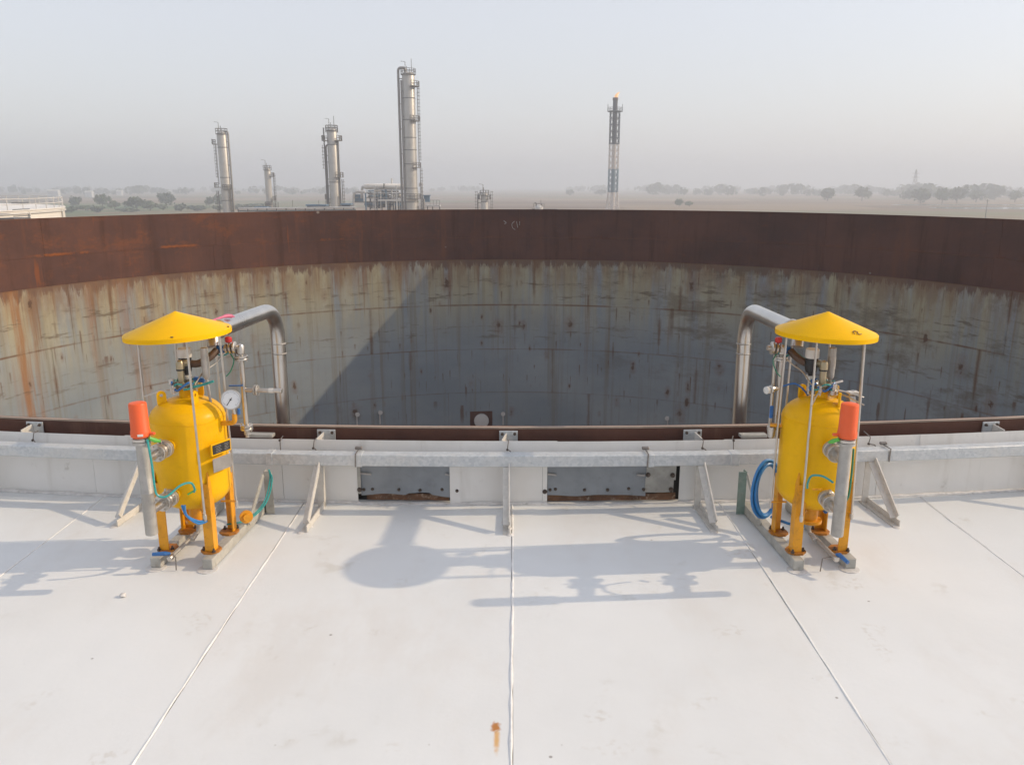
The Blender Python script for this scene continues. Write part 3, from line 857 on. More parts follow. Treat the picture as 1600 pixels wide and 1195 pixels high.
# bent wire ties hooked over the parapet
def wire_tie(xa, label, kind):
    o = arc(xa, 0.012, 0.33)
    t = empty('wire_tie', o, math.asin(o.x / RP))
    tag(t, label, 'tie', 'steel wire ties hooked over the parapet')
    if kind == 0: pts = [(0.008, -0.03, 0.055), (0, -0.018, 0.044), (0.0, 0.004, 0.04), (0.002, 0.009, -0.026), (0.004, 0.045, -0.03)]
    elif kind == 1: pts = [(0.0, -0.03, 0.042), (0.0, 0.006, 0.042), (-0.006, 0.012, 0.0), (0.012, 0.02, -0.006), (0.014, 0.03, -0.026), (-0.006, 0.03, -0.03)]
    else: pts = [(0.0, -0.06, 0.055), (0.004, 0.008, 0.042), (-0.006, 0.012, 0.004), (0.030, 0.02, -0.002), (0.028, 0.03, -0.030), (-0.004, 0.03, -0.034)]
    pts = [(p_[0], -p_[1], p_[2]) for p_ in pts]
    MB().tube(fillet(pts, 0.006, 3), 0.003, 6).build('wire', M['wire_steel'], t)
    MB().rev(pts[2], (0, -1, 0), [(-0.002, 0.007), (0.006, 0.007), (0.008, 0.004)], 6).build('nut', M['bolt_dark'], t)
for x, l, k in ((-2.75, 'wire tie on the parapet at the far left of the photo', 1), (-1.295, 'wire tie on the parapet just right of the left yellow vessel', 0),
                (-1.10, 'wire tie below the galvanised bracket right of the left big pipe', 1), (-0.02, 'wire tie below the bracket at the centre of the photo', 1),
                (1.065, 'looped wire tie below the bracket left of the right big pipe', 1), (1.235, 'wire tie on the parapet at the foot of the right big pipe', 0),
                (2.02, 'square bent wire tie right of the right orange cap', 2)):
    wire_tie(x, l, k)
# flat bars lying on the parapet top in front of the pipes
for xa, l in ((-1.42, 'tan flat bar on the parapet at the foot of the left big pipe'), (1.36, 'tan flat bar on the parapet at the foot of the right big pipe')):
    o = arc(xa, -0.03, 0.3835)
    t = MB().box((0, 0, 0), (0.15, 0.05, 0.018), None, 0.002).build('flat_bar', M['sheet_pale'], None, False)
    t.location = o; t.rotation_euler = (0, 0, xa / RP)
    tag(t, l, 'bar', 'flat bars on the parapet')
# ------------------------------------------------------------------ yellow vessels
def flange(q, p0, d, r, t=0.012, n=18, gap=0.003):
    """pair of flange discs with a thin gap, centred on p0"""
    p0 = Vector(p0); d = Vector(d).normalized()
    q.rev(p0 - d * (t + gap / 2), d, [(0, r * 0.94), (0.002, r), (t - 0.001, r), (t, r * 0.98)], n)
    q.rev(p0 + d * gap / 2, d, [(0, r * 0.98), (0.001, r), (t - 0.002, r), (t, r * 0.94)], n)
    u = d.orthogonal().normalized(); w = d.cross(u)
    for i in range(4 if r < 0.04 else 8):
        a = 2 * math.pi * (i + 0.5) / (4 if r < 0.04 else 8)
        c_ = p0 + (u * math.cos(a) + w * math.sin(a)) * r * 0.78
        q.cyl(c_ - d * (t + 0.008), c_ + d * (t + 0.008), r * 0.11, 6)
    return q

def lug_mesh(w, h, t, hole):
    """upright lifting lug with a round eye, in the xz plane"""
    n = 24; outer, inner = [], []
    hc = h - w / 2
    for i in range(n):
        a = 2 * math.pi * i / n
        ca, sa = math.cos(a), math.sin(a)
        inner.append((hole * ca, hc + hole * sa))
        if sa >= 0: outer.append((w / 2 * ca, hc + w / 2 * sa))
        else:
            k = min((w / 2) / max(abs(ca), 1e-6), hc / max(abs(sa), 1e-6))
            outer.append((k * ca, hc + k * sa))
    q = MB()
    vs_ = [(x, y_, z) for y_ in (-t / 2, t / 2) for ring in (outer, inner) for (x, z) in ring]
    fs_ = []
    for i in range(n):
        j = (i + 1) % n
        fs_ += [(i, j, n + j, n + i), (2 * n + i, 3 * n + i, 3 * n + j, 2 * n + j), (i, 2 * n + i, 2 * n + j, j), (n + i, n + j, 3 * n + j, 3 * n + i)]
    return q.add(vs_, fs_)

BR = 0.170
def vessel(loc, rz, s, left, label):
    t = empty('separator_vessel', loc, rz)
    tag(t, label, 'vessel', 'yellow separator vessels on skids')
    def X(x, y, z): return Vector((x * s, y, z))
    # body: domed cylinder
    prof = []
    for i in range(9):
        a = math.pi / 2 * i / 8
        prof.append((0.345 - 0.105 * math.cos(a), max(BR * math.sin(a), 0.002)))
    for i in range(9):
        a = math.pi / 2 * i / 8
        prof.append((0.685 + 0.105 * math.sin(a), max(BR * math.cos(a), 0.002)))
    body = MB().rev((0, 0, 0), (0, 0, 1), prof, 56).build('vessel_body', M['vessel_yellow'], t, True, 50)
    MB().rev((0, 0, 0.684), (0, 0, 1), [(0, BR - 0.002), (0.001, BR + 0.0012), (0.006, BR + 0.0012), (0.007, BR - 0.002)], 56, False).build('weld_seam', M['vessel_yellow'], body)
    # lifting lugs
    for ang, r_, zz, tw in ((215, 0.105, 0.752, 30), (60, 0.075, 0.767, 10), (-40, 0.095, 0.757, 80)) if left else ((-62, 0.10, 0.755, 60), (130, 0.095, 0.757, 20), (20, 0.10, 0.755, 70)):
        a = rad(ang)
        lg = lug_mesh(0.042, 0.075, 0.010, 0.0075).build('lifting_lug', M['vessel_yellow'], body, True, 30)
        lg.location = (r_ * math.cos(a), r_ * math.sin(a), zz); lg.rotation_euler = (0, 0, rad(tw))
    # nozzle on top
    MB().rev((0, 0, 0.775), (0, 0, 1), [(0, 0.028), (0.052, 0.028)], 20).build('top_nozzle', M['vessel_yellow'], body)
    q = flange(MB(), (0, 0, 0.842), (0, 0, 1), 0.044, 0.011)
    q.build('top_flange', M['brass'], t)
    # bottom nozzle
    MB().rev((0, 0, 0.262), (0, 0, -1), [(0, 0.036), (0.085, 0.036), (0.085, 0.055), (0.100, 0.055), (0.100, 0.030)], 20).build('bottom_nozzle', M['leg_ochre'], body)
    # legs
    for sx in (-1, 1):
        for sy in (-1, 1):
            cx, cy = sx * 0.122, sy * 0.122
            w, th = 0.045, 0.006
            q = MB()
            pr = [(0, 0), (-w * sx, 0), (-w * sx, -th * sy), (-th * sx, -th * sy), (-th * sx, -w * sy), (0, -w * sy)]
            q.prism([(cx + a + 0.012 * sx, cy + b_ + 0.012 * sy, 0.066) for a, b_ in pr], (0, 0, 0.335 if sy < 0 else 0.30))
            q.prism([(cx + 0.012 * sx, cy + 0.0115 * sy, 0.40), (cx + 0.012 * sx, cy + (0.0115 - w) * sy, 0.40), (cx + 0.005 * sx, cy - 0.03 * sy, 0.455), (cx + 0.005 * sx, cy - 0.005 * sy, 0.455)], (-0.006 * sx, 0, 0)) if sy < 0 else None
            lg = q.build('leg', M['leg_ochre'], t, False)
            q = MB().prism([(cx - 0.016 * sx + 0.048 * math.cos(2 * math.pi * (i + 0.5) / 8), cy - 0.016 * sy + 0.048 * math.sin(2 * math.pi * (i + 0.5) / 8), 0.055) for i in range(8)], (0, 0, 0.0105))
            q.build('foot_plate', M['foot_rust'], lg, False)
            for bx, by in ((-0.045, 0.0), (0.012, 0.018)):
                MB().rev((cx + bx * sx, cy + by * sy, 0.064), (0, 0, 1), [(0, 0.009), (0.008, 0.009), (0.008, 0.005), (0.018, 0.005)], 6).build('foot_bolt', M['bolt_dark'], lg)
    # skids with pads
    for sx in (-1, 1):
        sk = MB().box((sx * 0.125, 0.165, 0.030), (0.05, 0.73, 0.050), None, 0.003).build('skid', M['skid_grey'], t, False)
        MB().rev((sx * 0.125 - 0.004, -0.192, 0.0005), (0, 0, 1), [(0, 0.047), (0.003, 0.047), (0.0045, 0.03)], 20).build('pad', M['seal_white'], sk)
    # upright brace at the rear of the skid
    bm_ = M['skid_grey'] if left else M['green_angle']
    q = MB(); w, th = 0.045, 0.005
    bx = 0.158 if left else 0.150
    q.prism([X(bx + a, 0.47 + b_, 0.006) for a, b_ in [(0, 0), (w, 0), (w, th), (th, th), (th, w), (0, w)]], (0, 0, 0.243))
    br = q.build('rear_post', bm_, t, False)
    MB().bar(X(bx + 0.004, 0.455, 0.235), X(bx + 0.004, 0.22, 0.055), 0.006, 0.03).build('rear_brace', M['skid_grey'], br, False)
    # ---------------- rain hat on rods
    hat = empty('hat_frame', (-0.006 * s, 0, 0)); hat.parent = t
    bpy.data.objects.remove(hat)
    tilt = Matrix.Rotation(rad(-2.6 if left else 1.6), 3, 'Y')
    ax = tilt @ Vector((0, 0, 1))
    HC = Vector((-0.006, 0, 1.078))
    HR = 0.236 if left else 0.224
    hp = [(0.0, HR - 0.004), (0.0, HR), (0.020, HR), (0.0245, HR - 0.005), (0.108, 0.012), (0.112, 0.004), (0.108, 0.003), (0.0215, HR - 0.010), (0.003, HR - 0.004)]
    hat = MB().rev(HC, ax, hp, 64, False).build('rain_hat', M['hat_yellow'], t, True, 28)
    angs = (4, -54, 184, 122, 60) if left else (176, 234, -4, 58, 120, -48)
    for a in angs:
        a = rad(a); rr = HR - 0.045
        top = HC + tilt @ Vector((rr * math.cos(a), rr * math.sin(a), 0.022))
        zb = 0.25 if abs(math.sin(a)) < 0.9 else 0.72
        bot = Vector((0.196 * math.cos(a), 0.196 * math.sin(a), zb))
        rd = MB().cyl(bot, top, 0.0052, 8).build('hat_rod', M['stainless'], hat)
        MB().rev(bot - Vector((0, 0, 0.02)), (0, 0, 1), [(0, 0.006), (0.012, 0.009), (0.03, 0.009), (0.03, 0.006), (0.05, 0.006)], 8).build('rod_nut', M['stainless'], hat)
        lug = bot * 0.9 + Vector((0, 0, bot.z * 0.1 + 0.01))
        MB().bar(bot + Vector((0, 0, 0.012)), Vector((bot.x * 0.62, bot.y * 0.62, bot.z + 0.012)), 0.012, 0.005).build('rod_bracket', M['leg_ochre'], hat, False)
    for a in ((184, 300) if left else (234, -4, -48)):
        a = rad(a)
        if left and a > 5: continue
        p0 = Vector((0.2 * math.cos(a), 0.2 * math.sin(a), 0.785)); p1 = Vector((0.045 * math.cos(a), 0.045 * math.sin(a), 0.825))
        MB().tube([p0, (p0 + p1) / 2 + Vector((0, 0, 0.006)), p1], 0.0035, 6).build('tie_rod', M['stainless'], hat)
    if not left:      # scribble in black marker on the hat
        q = MB(); pts = []
        d_ = Vector((0.35, -0.94, 0)).normalized(); sl = Vector((d_.x, d_.y, -0.35)).normalized(); tx = d_.cross(Vector((0, 0, 1))).normalized() * -1
        c0 = HC + d_ * (HR * 0.80) + Vector((0, 0, 0.0245 + 0.0835 * 0.2 + 0.0015))
        for (a, b_) in ((-0.020, 0.008), (-0.012, -0.012), (0.0, -0.016), (0.010, -0.008), (0.004, 0.002), (-0.004, 0.010), (0.006, 0.014), (0.016, 0.012)):
            pts.append(c0 + tx * a + sl * b_)
        q.tube(smooth_path(pts, 5), 0.0019, 5); q.build('marker_scribble', M['brown_iron'], hat)
    else:
        for a, k in ((178, 0.90), (8, 0.97), (-70, 0.97)):
            a = rad(a)
            c0 = HC + tilt @ Vector((HR * k * math.cos(a), HR * k * math.sin(a), 0.0245 + 0.0835 * (1 - k) + 0.001))
            MB().box(c0, (0.012, 0.006, 0.004), None, 0.001).build('rivet', M['brown_iron'], hat)
    # ---------------- standpipe with orange cap in front
    sx0, sy0 = (-0.022, -0.385) if left else (-0.052, -0.385)
    stp = MB().rev((sx0, sy0, 0.262), (0, 0, 1), [(0, 0.0245), (0.002, 0.0262), (0.19, 0.0262), (0.191, 0.0269), (0.196, 0.0269), (0.197, 0.0262), (0.417, 0.0262), (0.417, 0.038), (0.428, 0.038)], 28).build('standpipe', M['matt_steel'], t)
    MB().rev((sx0, sy0, 0.6925), (0, 0, 1), [(0, 0.0375), (0.012, 0.0375), (0.013, 0.028), (0.02, 0.028)], 28).build('upper_flange', M['stainless'], stp)
    cap = MB().rev((sx0, sy0, 0.7145), (0, 0, 1), [(-0.006, 0.034), (0, 0.0405), (0.022, 0.0405), (0.026, 0.038), (0.138, 0.0362), (0.144, 0.0335), (0.146, 0.026), (0.146, 0.002)], 32).build('orange_cap', M['cap_orange'], stp)
    if left: MB().box((sx0 + 0.018, sy0 - 0.037, 0.7255), (0.022, 0.006, 0.010), Euler((0, 0, 0.4)), 0.001).build('cap_sticker', M['white_plastic'], stp, False)
    MB().box((sx0 + 0.05 * (1 if left else -1), sy0 + 0.0, 0.724), (0.026, 0.016, 0.012), None, 0.003).build('cap_clip', M['cap_orange'], stp)
    MB().tube([(sx0 + (0.045 if left else -0.045), sy0 - 0.02, 0.709), (sx0 + (0.060 if left else -0.062), sy0, 0.694), (sx0 + (0.072 if left else -0.066), sy0 + 0.02, 0.684)], [0.008, 0.010, 0.006], 8).build('lime_plug', M['lime_plastic'], stp)
    for zz in (0.60, 0.365):
        q = MB()
        a = math.atan2(sy0, sx0); d_ = Vector((math.cos(a), math.sin(a), 0))
        L = math.hypot(sx0, sy0)
        q.cyl(d_ * (BR - 0.02) + Vector((0, 0, zz)), d_ * (L - 0.01) + Vector((0, 0, zz)), 0.019, 16)
        nz = q.build('branch_pipe', M['stainless'], t)
        flange(MB(), d_ * (BR + 0.048) + Vector((0, 0, zz)), d_, 0.040, 0.010).build('branch_flange', M['stainless'], nz)
        flange(MB(), d_ * (BR + 0.105) + Vector((0, 0, zz)), d_, 0.040, 0.010).build('branch_flange', M['stainless'], nz)
        MB().rev(d_ * (BR + 0.060) + Vector((0, 0, zz)), d_, [(0, 0.024), (0.012, 0.031), (0.022, 0.031), (0.032, 0.024)], 16).build('branch_valve', M['stainless'], nz)
        MB().rev(d_ * (BR - 0.012) + Vector((0, 0, zz)), d_, [(0, 0.026), (0.022, 0.026)], 16).build('branch_socket', M['vessel_yellow'], nz)
        MB().bar(d_ * (BR + 0.076) + Vector((0, 0, zz + 0.03)), d_ * (BR + 0.076) + Vector((0, 0, zz + 0.055)), 0.010).build('valve_stem', M['stainless'], nz, False)
    # ---------------- drain
    q = MB()
    ex = -0.02 if left else 0.02
    pth = fillet([(0, 0, 0.17), (0, 0, 0.098), (ex, -0.05, 0.090), (ex * 1.6, -0.235, 0.076)], 0.025, 5)
    dr = q.tube(pth, 0.0095, 10).build('drain_pipe', M['matt_steel'], t)
    q = MB()
    for k in range(4): q.rev((ex * 0.3 , -0.02 - k * 0.012, 0.101 - k * 0.003), (0, -1, -0.2), [(0, 0.010), (0.002, 0.013), (0.007, 0.013), (0.009, 0.010)], 10)
    q.build('drain_bellows', M['stainless'], dr)
    MB().rev((ex * 1.6, -0.215, 0.0775), (0, -1, -0.07), [(0, 0.012), (0.008, 0.015), (0.024, 0.015), (0.03, 0.012)], 12).build('drain_valve', M['stainless'], dr)
    hd = Vector((ex * 1.6, -0.228, 0.094))
    if left: pts = [hd, hd + Vector((-0.02, -0.012, 0.005)), hd + Vector((-0.075, -0.02, 0.003))]
    else: pts = [hd, hd + Vector((0.012, -0.012, 0.003)), hd + Vector((0.03, -0.062, -0.012))]
    MB().tube(pts, [0.006, 0.011, 0.009], 8).build('valve_handle', M['blue_plastic'], dr)
    MB().tube([(ex * 1.6, -0.20, 0.07), (ex * 1.6 - 0.05 * (1 if not left else -0.2), -0.205, 0.065), (ex * 1.6 - 0.06 * (1 if not left else -0.2), -0.215, 0.004)], 0.0028, 6).build('drain_stay', M['wire_steel'], dr)
    # ---------------- head piping under the hat (X() mirrors it between the two vessels)
    hx = -0.006
    q = MB().cyl((hx, -0.012, 0.852), (hx, -0.012, 0.925), 0.0155, 14)
    rp = q.build('relief_pipe', M['brass'], t)
    q = MB().rev((hx, -0.012, 0.920), (0, 0, 1), [(0, 0.018), (0.006, 0.019), (0.03, 0.0185), (0.040, 0.014), (0.045, 0.005)], 16)
    q.cyl((hx, -0.012, 0.942), (hx + 0.012 * s, 0.03, 0.944), 0.017, 14)
    q.build('relief_elbow', M['brass'], rp)
    MB().rev((hx, -0.012, 0.915), (0, 0, 1), [(0, 0.020), (0.007, 0.020)], 16).build('rubber_ring', M['black_plastic'], rp)
    vx = (-0.008 if left else -0.040)
    av = MB().rev((vx, 0.045, 0.880), (0, 0, 1), [(0, 0.012), (0.016, 0.012), (0.017, 0.024), (0.024, 0.026), (0.052, 0.0315), (0.060, 0.0315), (0.064, 0.029), (0.085, 0.029)], 24).build('air_valve', M['black_plastic'], t)
    MB().rev((vx, 0.045, 0.9655), (0, 0, 1), [(0, 0.0305), (0.004, 0.032), (0.040, 0.031), (0.044, 0.028), (0.045, 0.002)], 24).build('air_valve_cap', M['white_plastic'], av)
    MB().rev((vx, 0.045, 0.862), (0, 0, 1), [(0, 0.018), (0.010, 0.022), (0.018, 0.022)], 20).build('air_valve_collar', M['white_plastic'], av)
    MB().cyl((vx, 0.045, 0.79), (vx, 0.045, 0.863), 0.011, 10).build('air_valve_stem', M['stainless'], av)
    MB().tube(fillet([X(abs(vx) * 0 + vx * s + 0.02, 0.05, 0.935), X(0.045, 0.055, 0.93), X(0.095, 0.08, 0.955), X(0.115, 0.12, 0.985)], 0.03, 5), 0.0175, 14).build('outlet_hose', M['brown_iron'], av)
    mx = (0.104, 0.012) if left else (0.040, 0.010)
    mf = MB().rev((mx[0], mx[1], 0.868), (0.0, 0.0, 1), [(0, 0.008), (0.012, 0.0165), (0.05, 0.0165), (0.051, 0.0185), (0.108, 0.0185), (0.109, 0.0170), (0.150, 0.0170), (0.152, 0.012)], 18).build('silencer', M['matt_steel'], t)
    MB().tube([(mx[0], mx[1], 0.87), (mx[0] + 0.004, mx[1], 0.83), (mx[0] + 0.012 * s, mx[1] - 0.004, 0.745)], 0.0065, 8).build('silencer_pipe', M['matt_steel'], mf)
    MB().rev((mx[0], mx[1], 0.845), (0, 0, 1), [(0, 0.010), (0.014, 0.010)], 6).build('silencer_nut', M['stainless'], mf)
    # control valve body between tee and head
    cv = MB()
    a_, b_ = X(0.105, 0.135, 0.985), X(0.222, 0.136, 0.998)
    cv.cyl(a_, b_, 0.013, 12)
    cvo = cv.build('control_pipe', M['stainless'], t)
    dd = (b_ - a_).normalized()
    for f_, r_ in ((0.42, 0.024), (0.58, 0.029), (0.74, 0.031)):
        MB().rev(a_ + dd * 0.118 * f_, dd, [(0, r_ * 0.8), (0.003, r_), (0.011, r_), (0.014, r_ * 0.8)], 16).build('valve_disc', M['stainless'], cvo)
    MB().box(a_ + dd * 0.024, (0.036, 0.03, 0.034), None, 0.004).build('solenoid', M['blue_plastic'], cvo)
    MB().rev(a_ + dd * 0.066 + Vector((0, 0, 0.028)), (0, 0, 1), [(0, 0.008), (0.004, 0.016), (0.022, 0.017), (0.028, 0.012)], 12).build('red_knob', M['red_plastic'], cvo)
    MB().tube(smooth_path([a_ + Vector((0, 0, -0.01)), a_ + Vector((0.02 * s, -0.01, -0.024)), a_ + Vector((0.05 * s, -0.012, -0.022)), a_ + Vector((0.07 * s, -0.01, -0.008))], 5), 0.0035, 6).build('teal_wire', M['teal_hose'], cvo)
    MB().tube(smooth_path([a_ + Vector((0.07 * s, -0.01, -0.01)), X(0.20, 0.11, 0.94), X(0.185, 0.10, 0.89), X(0.165, 0.09, 0.865)], 6), 0.0028, 6).build('green_tube', M['green_hose'], cvo)
    # sampling leg
    tx, ty = (0.226, 0.136) if left else (0.153, 0.130)
    sl = MB()
    sl.cyl(X(tx, ty, 0.575), X(tx, ty, 0.985), 0.0128, 14)
    slo = sl.build('sample_leg', M['stainless'], t)
    MB().rev(X(tx, ty, 0.965), (0, 0, 1), [(0, 0.016), (0.004, 0.019), (0.036, 0.019), (0.046, 0.014), (0.050, 0.004)], 14).build('leg_tee', M['stainless'], slo)
    flange(MB(), X(tx, ty, 0.947), (0, 0, 1), 0.033, 0.009).build('leg_flange', M['stainless'], slo)
    flange(MB(), X(tx, ty, 0.600), (0, 0, 1), 0.030, 0.012).build('leg_flange', M['stainless'], slo)
    MB().rev(X(tx, ty, 0.578), (0, 0, -1), [(0, 0.015), (0.014, 0.015), (0.018, 0.009), (0.03, 0.009)], 10).build('leg_plug', M['matt_steel'], slo)
    if left:
        br_ = MB().cyl(X(tx, ty, 0.787), X(tx + 0.185, ty, 0.787), 0.0105, 12).build('sample_branch', M['stainless'], slo)
        flange(MB(), X(tx + 0.062, ty, 0.787), (s, 0, 0), 0.026, 0.007).build('branch_flange', M['matt_steel'], slo)
        MB().rev(X(tx + 0.125, ty, 0.787), (s, 0, 0), [(0, 0.0115), (0.022, 0.0115)], 12).build('white_wrap', M['white_plastic'], slo)
        MB().rev(X(tx + 0.17, ty, 0.787), (s, 0, 0), [(0, 0.013), (0.018, 0.013), (0.02, 0.008)], 12).build('branch_cap', M['stainless'], slo)
        MB().bar(X(tx - 0.062, ty - 0.02, 0.813), X(tx + 0.004, ty - 0.02, 0.815), 0.010, 0.006).build('lever', M['blue_plastic'], slo, False)
    else:
        q = MB().cyl(X(tx, ty, 0.80), X(tx + 0.075, ty - 0.04, 0.80), 0.010, 10)
        q.rev(X(tx + 0.035, ty - 0.019, 0.80), X(0.075, -0.04, 0), [(0, 0.014), (0.006, 0.020), (0.018, 0.020), (0.024, 0.014)], 12)
        q.build('sample_branch', M['stainless'], slo)
        MB().rev(X(tx + 0.066, ty - 0.035, 0.80), X(0.075, -0.04, 0), [(0, 0.018), (0.014, 0.018), (0.018, 0.010)], 10).build('branch_cap', M['white_plastic'], slo)
        MB().cyl(X(tx + 0.030, ty + 0.0, 0.60), X(tx + 0.030, ty + 0.0, 0.965), 0.0085, 10).build('bypass_leg', M['stainless'], slo)
        MB().bar(X(0.210, 0.055, 0.625), X(0.210, 0.055, 0.672), 0.006).build('lever_stem', M['stainless'], t, False)
        MB().box(X(0.211, 0.055, 0.702), (0.017, 0.010, 0.062), None, 0.003).build('lever', M['blue_plastic'], t)
        MB().bar(X(0.160, 0.03, 0.640), X(0.215, 0.05, 0.640), 0.030, 0.012, bv=0.003).build('lever_bracket', M['leg_ochre'], t, False)
        MB().rev(X(0.206, 0.05, 0.575), (0, 0, 1), [(0, 0.010), (0.012, 0.018), (0.03, 0.018), (0.045, 0.022), (0.056, 0.022)], 12).build('ball_valve', M['stainless'], t)
        MB().tube(smooth_path([X(0.150, 0.10, 0.815), X(0.10, 0.07, 0.835), X(0.055, 0.05, 0.80), X(0.035, 0.03, 0.755)], 6), 0.0045, 8).build('blue_tube', M['blue_plastic'], t)
    # wiring round the head
    for k in range(5):
        a0 = rad(30 + 65 * k)
        pts = [Vector((0.055 * math.cos(a0 + j * 0.55), 0.055 * math.sin(a0 + j * 0.55), 0.845 + 0.018 * math.sin(j * 1.7 + k))) for j in range(5)]
        MB().tube(smooth_path(pts, 4), 0.0055 if k % 2 else 0.0042, 6).build('wiring', M['blue_plastic' if k % 2 else 'teal_hose'], t)
    if left:
        MB().tube(smooth_path([(0.05, -0.05, 0.842), (0.10, -0.045, 0.853), (0.16, -0.04, 0.872)], 5), 0.006, 8).build('teal_tube', M['teal_hose'], t)
        MB().box((-0.055, -0.01, 0.858), (0.022, 0.022, 0.028), None, 0.004).build('junction', M['white_plastic'], t)
        MB().box((-0.050, -0.025, 0.822), (0.016, 0.016, 0.03), None, 0.004).build('junction', M['white_plastic'], t)
        MB().box((0.06, 0.03, 0.862), (0.05, 0.03, 0.022), Euler((0, 0.2, 0.2)), 0.004).build('solenoid', M['blue_plastic'], t)
    else:
        MB().rev((0.035, -0.045, 0.800), (0, 0, 1), [(0, 0.012), (0.01, 0.02), (0.03, 0.02), (0.032, 0.012), (0.06, 0.012)], 12).build('junction', M['stainless'], t)
        MB().box((-0.05, 0.0, 0.845), (0.016, 0.012, 0.06), Euler((0.2, 0, 0)), 0.004).build('solenoid', M['blue_plastic'], t)
        MB().cyl((0.02, -0.02, 0.852), (0.095, 0.0, 0.862), 0.006, 8).build('sensor_rod', M['stainless'], t)
    for k, (fx, fy, fz, fr) in enumerate(((0.06, -0.02, 0.835, 0.011), (-0.055, 0.02, 0.830, 0.010), (0.03, 0.06, 0.842, 0.012), (-0.03, -0.05, 0.838, 0.009))):
        q = MB().rev((fx, fy, fz - 0.03), (0, 0, 1), [(0, fr * 0.6), (0.012, fr * 0.6), (0.013, fr), (0.028, fr), (0.029, fr * 0.7), (0.045, fr * 0.7)], 8)
        q.cyl((fx, fy, fz), (fx * 0.3, fy * 0.3, fz + 0.002), fr * 0.55, 8)
        q.build('fitting', M['stainless' if k % 2 else 'brass'], t)
    MB().tube(smooth_path([X(0.06, -0.02, 0.85), X(0.085, 0.03, 0.90), X(0.12, 0.09, 0.93), X(0.15, 0.12, 0.97)], 6), 0.0032, 6).build('impulse_tube', M['stainless'], t)
    MB().tube(smooth_path([X(-0.05, 0.02, 0.845), X(-0.03, 0.06, 0.90), X(0.02, 0.09, 0.93), X(0.09, 0.12, 0.98)], 6), 0.0032, 6).build('impulse_tube', M['green_hose'], t)
    # ---------------- pressure gauge
    if left:
        gp = MB().tube(fillet([(BR - 0.01, -0.012, 0.662), (0.236, -0.02, 0.668), (0.238, -0.02, 0.712)], 0.018, 5), 0.0115, 12).build('gauge_pipe', M['leg_ochre'], t)
        MB().cyl((0.240, -0.02, 0.708), (0.236, -0.022, 0.745), 0.0085, 10).build('gauge_stem', M['stainless'], gp)
        MB().box((0.257, -0.015, 0.722), (0.012, 0.014, 0.03), None, 0.003).build('gauge_cock', M['blue_plastic'], gp)
        gc = Vector((0.231, -0.030, 0.783)); gd = Vector((0.10, -1, 0.22)).normalized()
        gr_ = 0.047
    else:
        gc = Vector((0.168, 0.03, 0.765)); gd = Vector((1, -0.25, 0.1)).normalized(); gr_ = 0.044
        gp = MB().tube(fillet([(BR - 0.02, 0.02, 0.66), (0.165, 0.03, 0.665), (0.166, 0.03, 0.725)], 0.012, 4), 0.010, 10).build('gauge_pipe', M['leg_ochre'], t)
        MB().box((0.163, 0.02, 0.800), (0.05, 0.04, 0.012), None, 0.002).build('gauge_cover', M['white_plastic'], gp)
    gb = MB().rev(gc - gd * 0.022, gd, [(0, gr_ * 0.9), (0.003, gr_ * 0.96), (0.020, gr_ * 0.96), (0.021, gr_), (0.028, gr_), (0.029, gr_ * 0.94), (0.026, gr_ * 0.92)], 36).build('gauge_case', M['stainless'], gp)
    gf = MB().rev(gc + gd * 0.0042, gd, [(0, gr_ * 0.915), (0.001, gr_ * 0.915)], 36).build('gauge_dial', M['dial_white'], gp)
    u_ = Vector((0, 0, 1)).cross(gd).normalized(); w_ = gd.cross(u_)
    q = MB()
    for i in range(27):
        a = rad(-45 + 270 * i / 26)
        r0 = 0.74 if i % 5 else 0.66
        dv = u_ * math.cos(a) + w_ * math.sin(a)
        q.bar(gc + gd * 0.0056 + dv * gr_ * r0, gc + gd * 0.0056 + dv * gr_ * 0.82, 0.0010, 0.0006, up=gd)
    o = q.build('dial_ticks', M['plate_black'], gp, False); o['kind'] = 'stuff'
    nd = (u_ * -0.55 + w_ * -0.83)
    MB().bar(gc + gd * 0.0068 - nd * gr_ * 0.22, gc + gd * 0.0068 + nd * gr_ * 0.70, 0.0030, 0.0008, up=gd).build('needle', M['plate_black'], gp, False)
    MB().rev(gc + gd * 0.0062, gd, [(0, 0.0045), (0.003, 0.004)], 10).build('needle_hub', M['plate_black'], gp)
    # ---------------- name plate (left vessel only shows one)
    if left:
        nd = Vector((0.92, -0.39, 0)).normalized(); tx_ = Vector((0.39, 0.92, 0)).normalized()
        Rm = Matrix((tx_, -nd, Vector((0, 0, 1)))).transposed()
        c0 = nd * (BR + 0.028)
        bk = MB().box(c0 + Vector((0, 0, 0.565)), (0.118, 0.010, 0.056), Rm, 0.001).box(c0 - nd * 0.02 + Vector((0, 0, 0.555)), (0.03, 0.05, 0.020), Rm).build('plate_bracket', M['vessel_yellow'], t, False)
        MB().box(c0 + nd * 0.0065 + Vector((0, 0, 0.566)), (0.104, 0.003, 0.043), Rm).build('name_plate', M['plate_black'], bk, False)
        q = MB()
        for i in range(5):
            for j, L in ((-0.022, 0.034), (0.027, 0.028)):
                q.box(c0 + nd * 0.0084 + tx_ * (j + 0.004 * (i % 2)) + Vector((0, 0, 0.580 - i * 0.007)), (L * (1 - 0.12 * (i % 3)), 0.0006, 0.0017), Rm)
        o = q.build('plate_print', M['plate_grey'], bk, False); o['kind'] = 'stuff'
        MB().box(c0 + nd * 0.004 + Vector((0, 0, 0.490)), (0.112, 0.003, 0.066), Rm, 0.0008).build('steel_plate', M['plate_grey'], bk, False)
        MB().box(c0 - nd * 0.02 + Vector((0, 0, 0.5)), (0.02, 0.045, 0.016), Rm).build('plate_stay', M['leg_ochre'], bk, False)
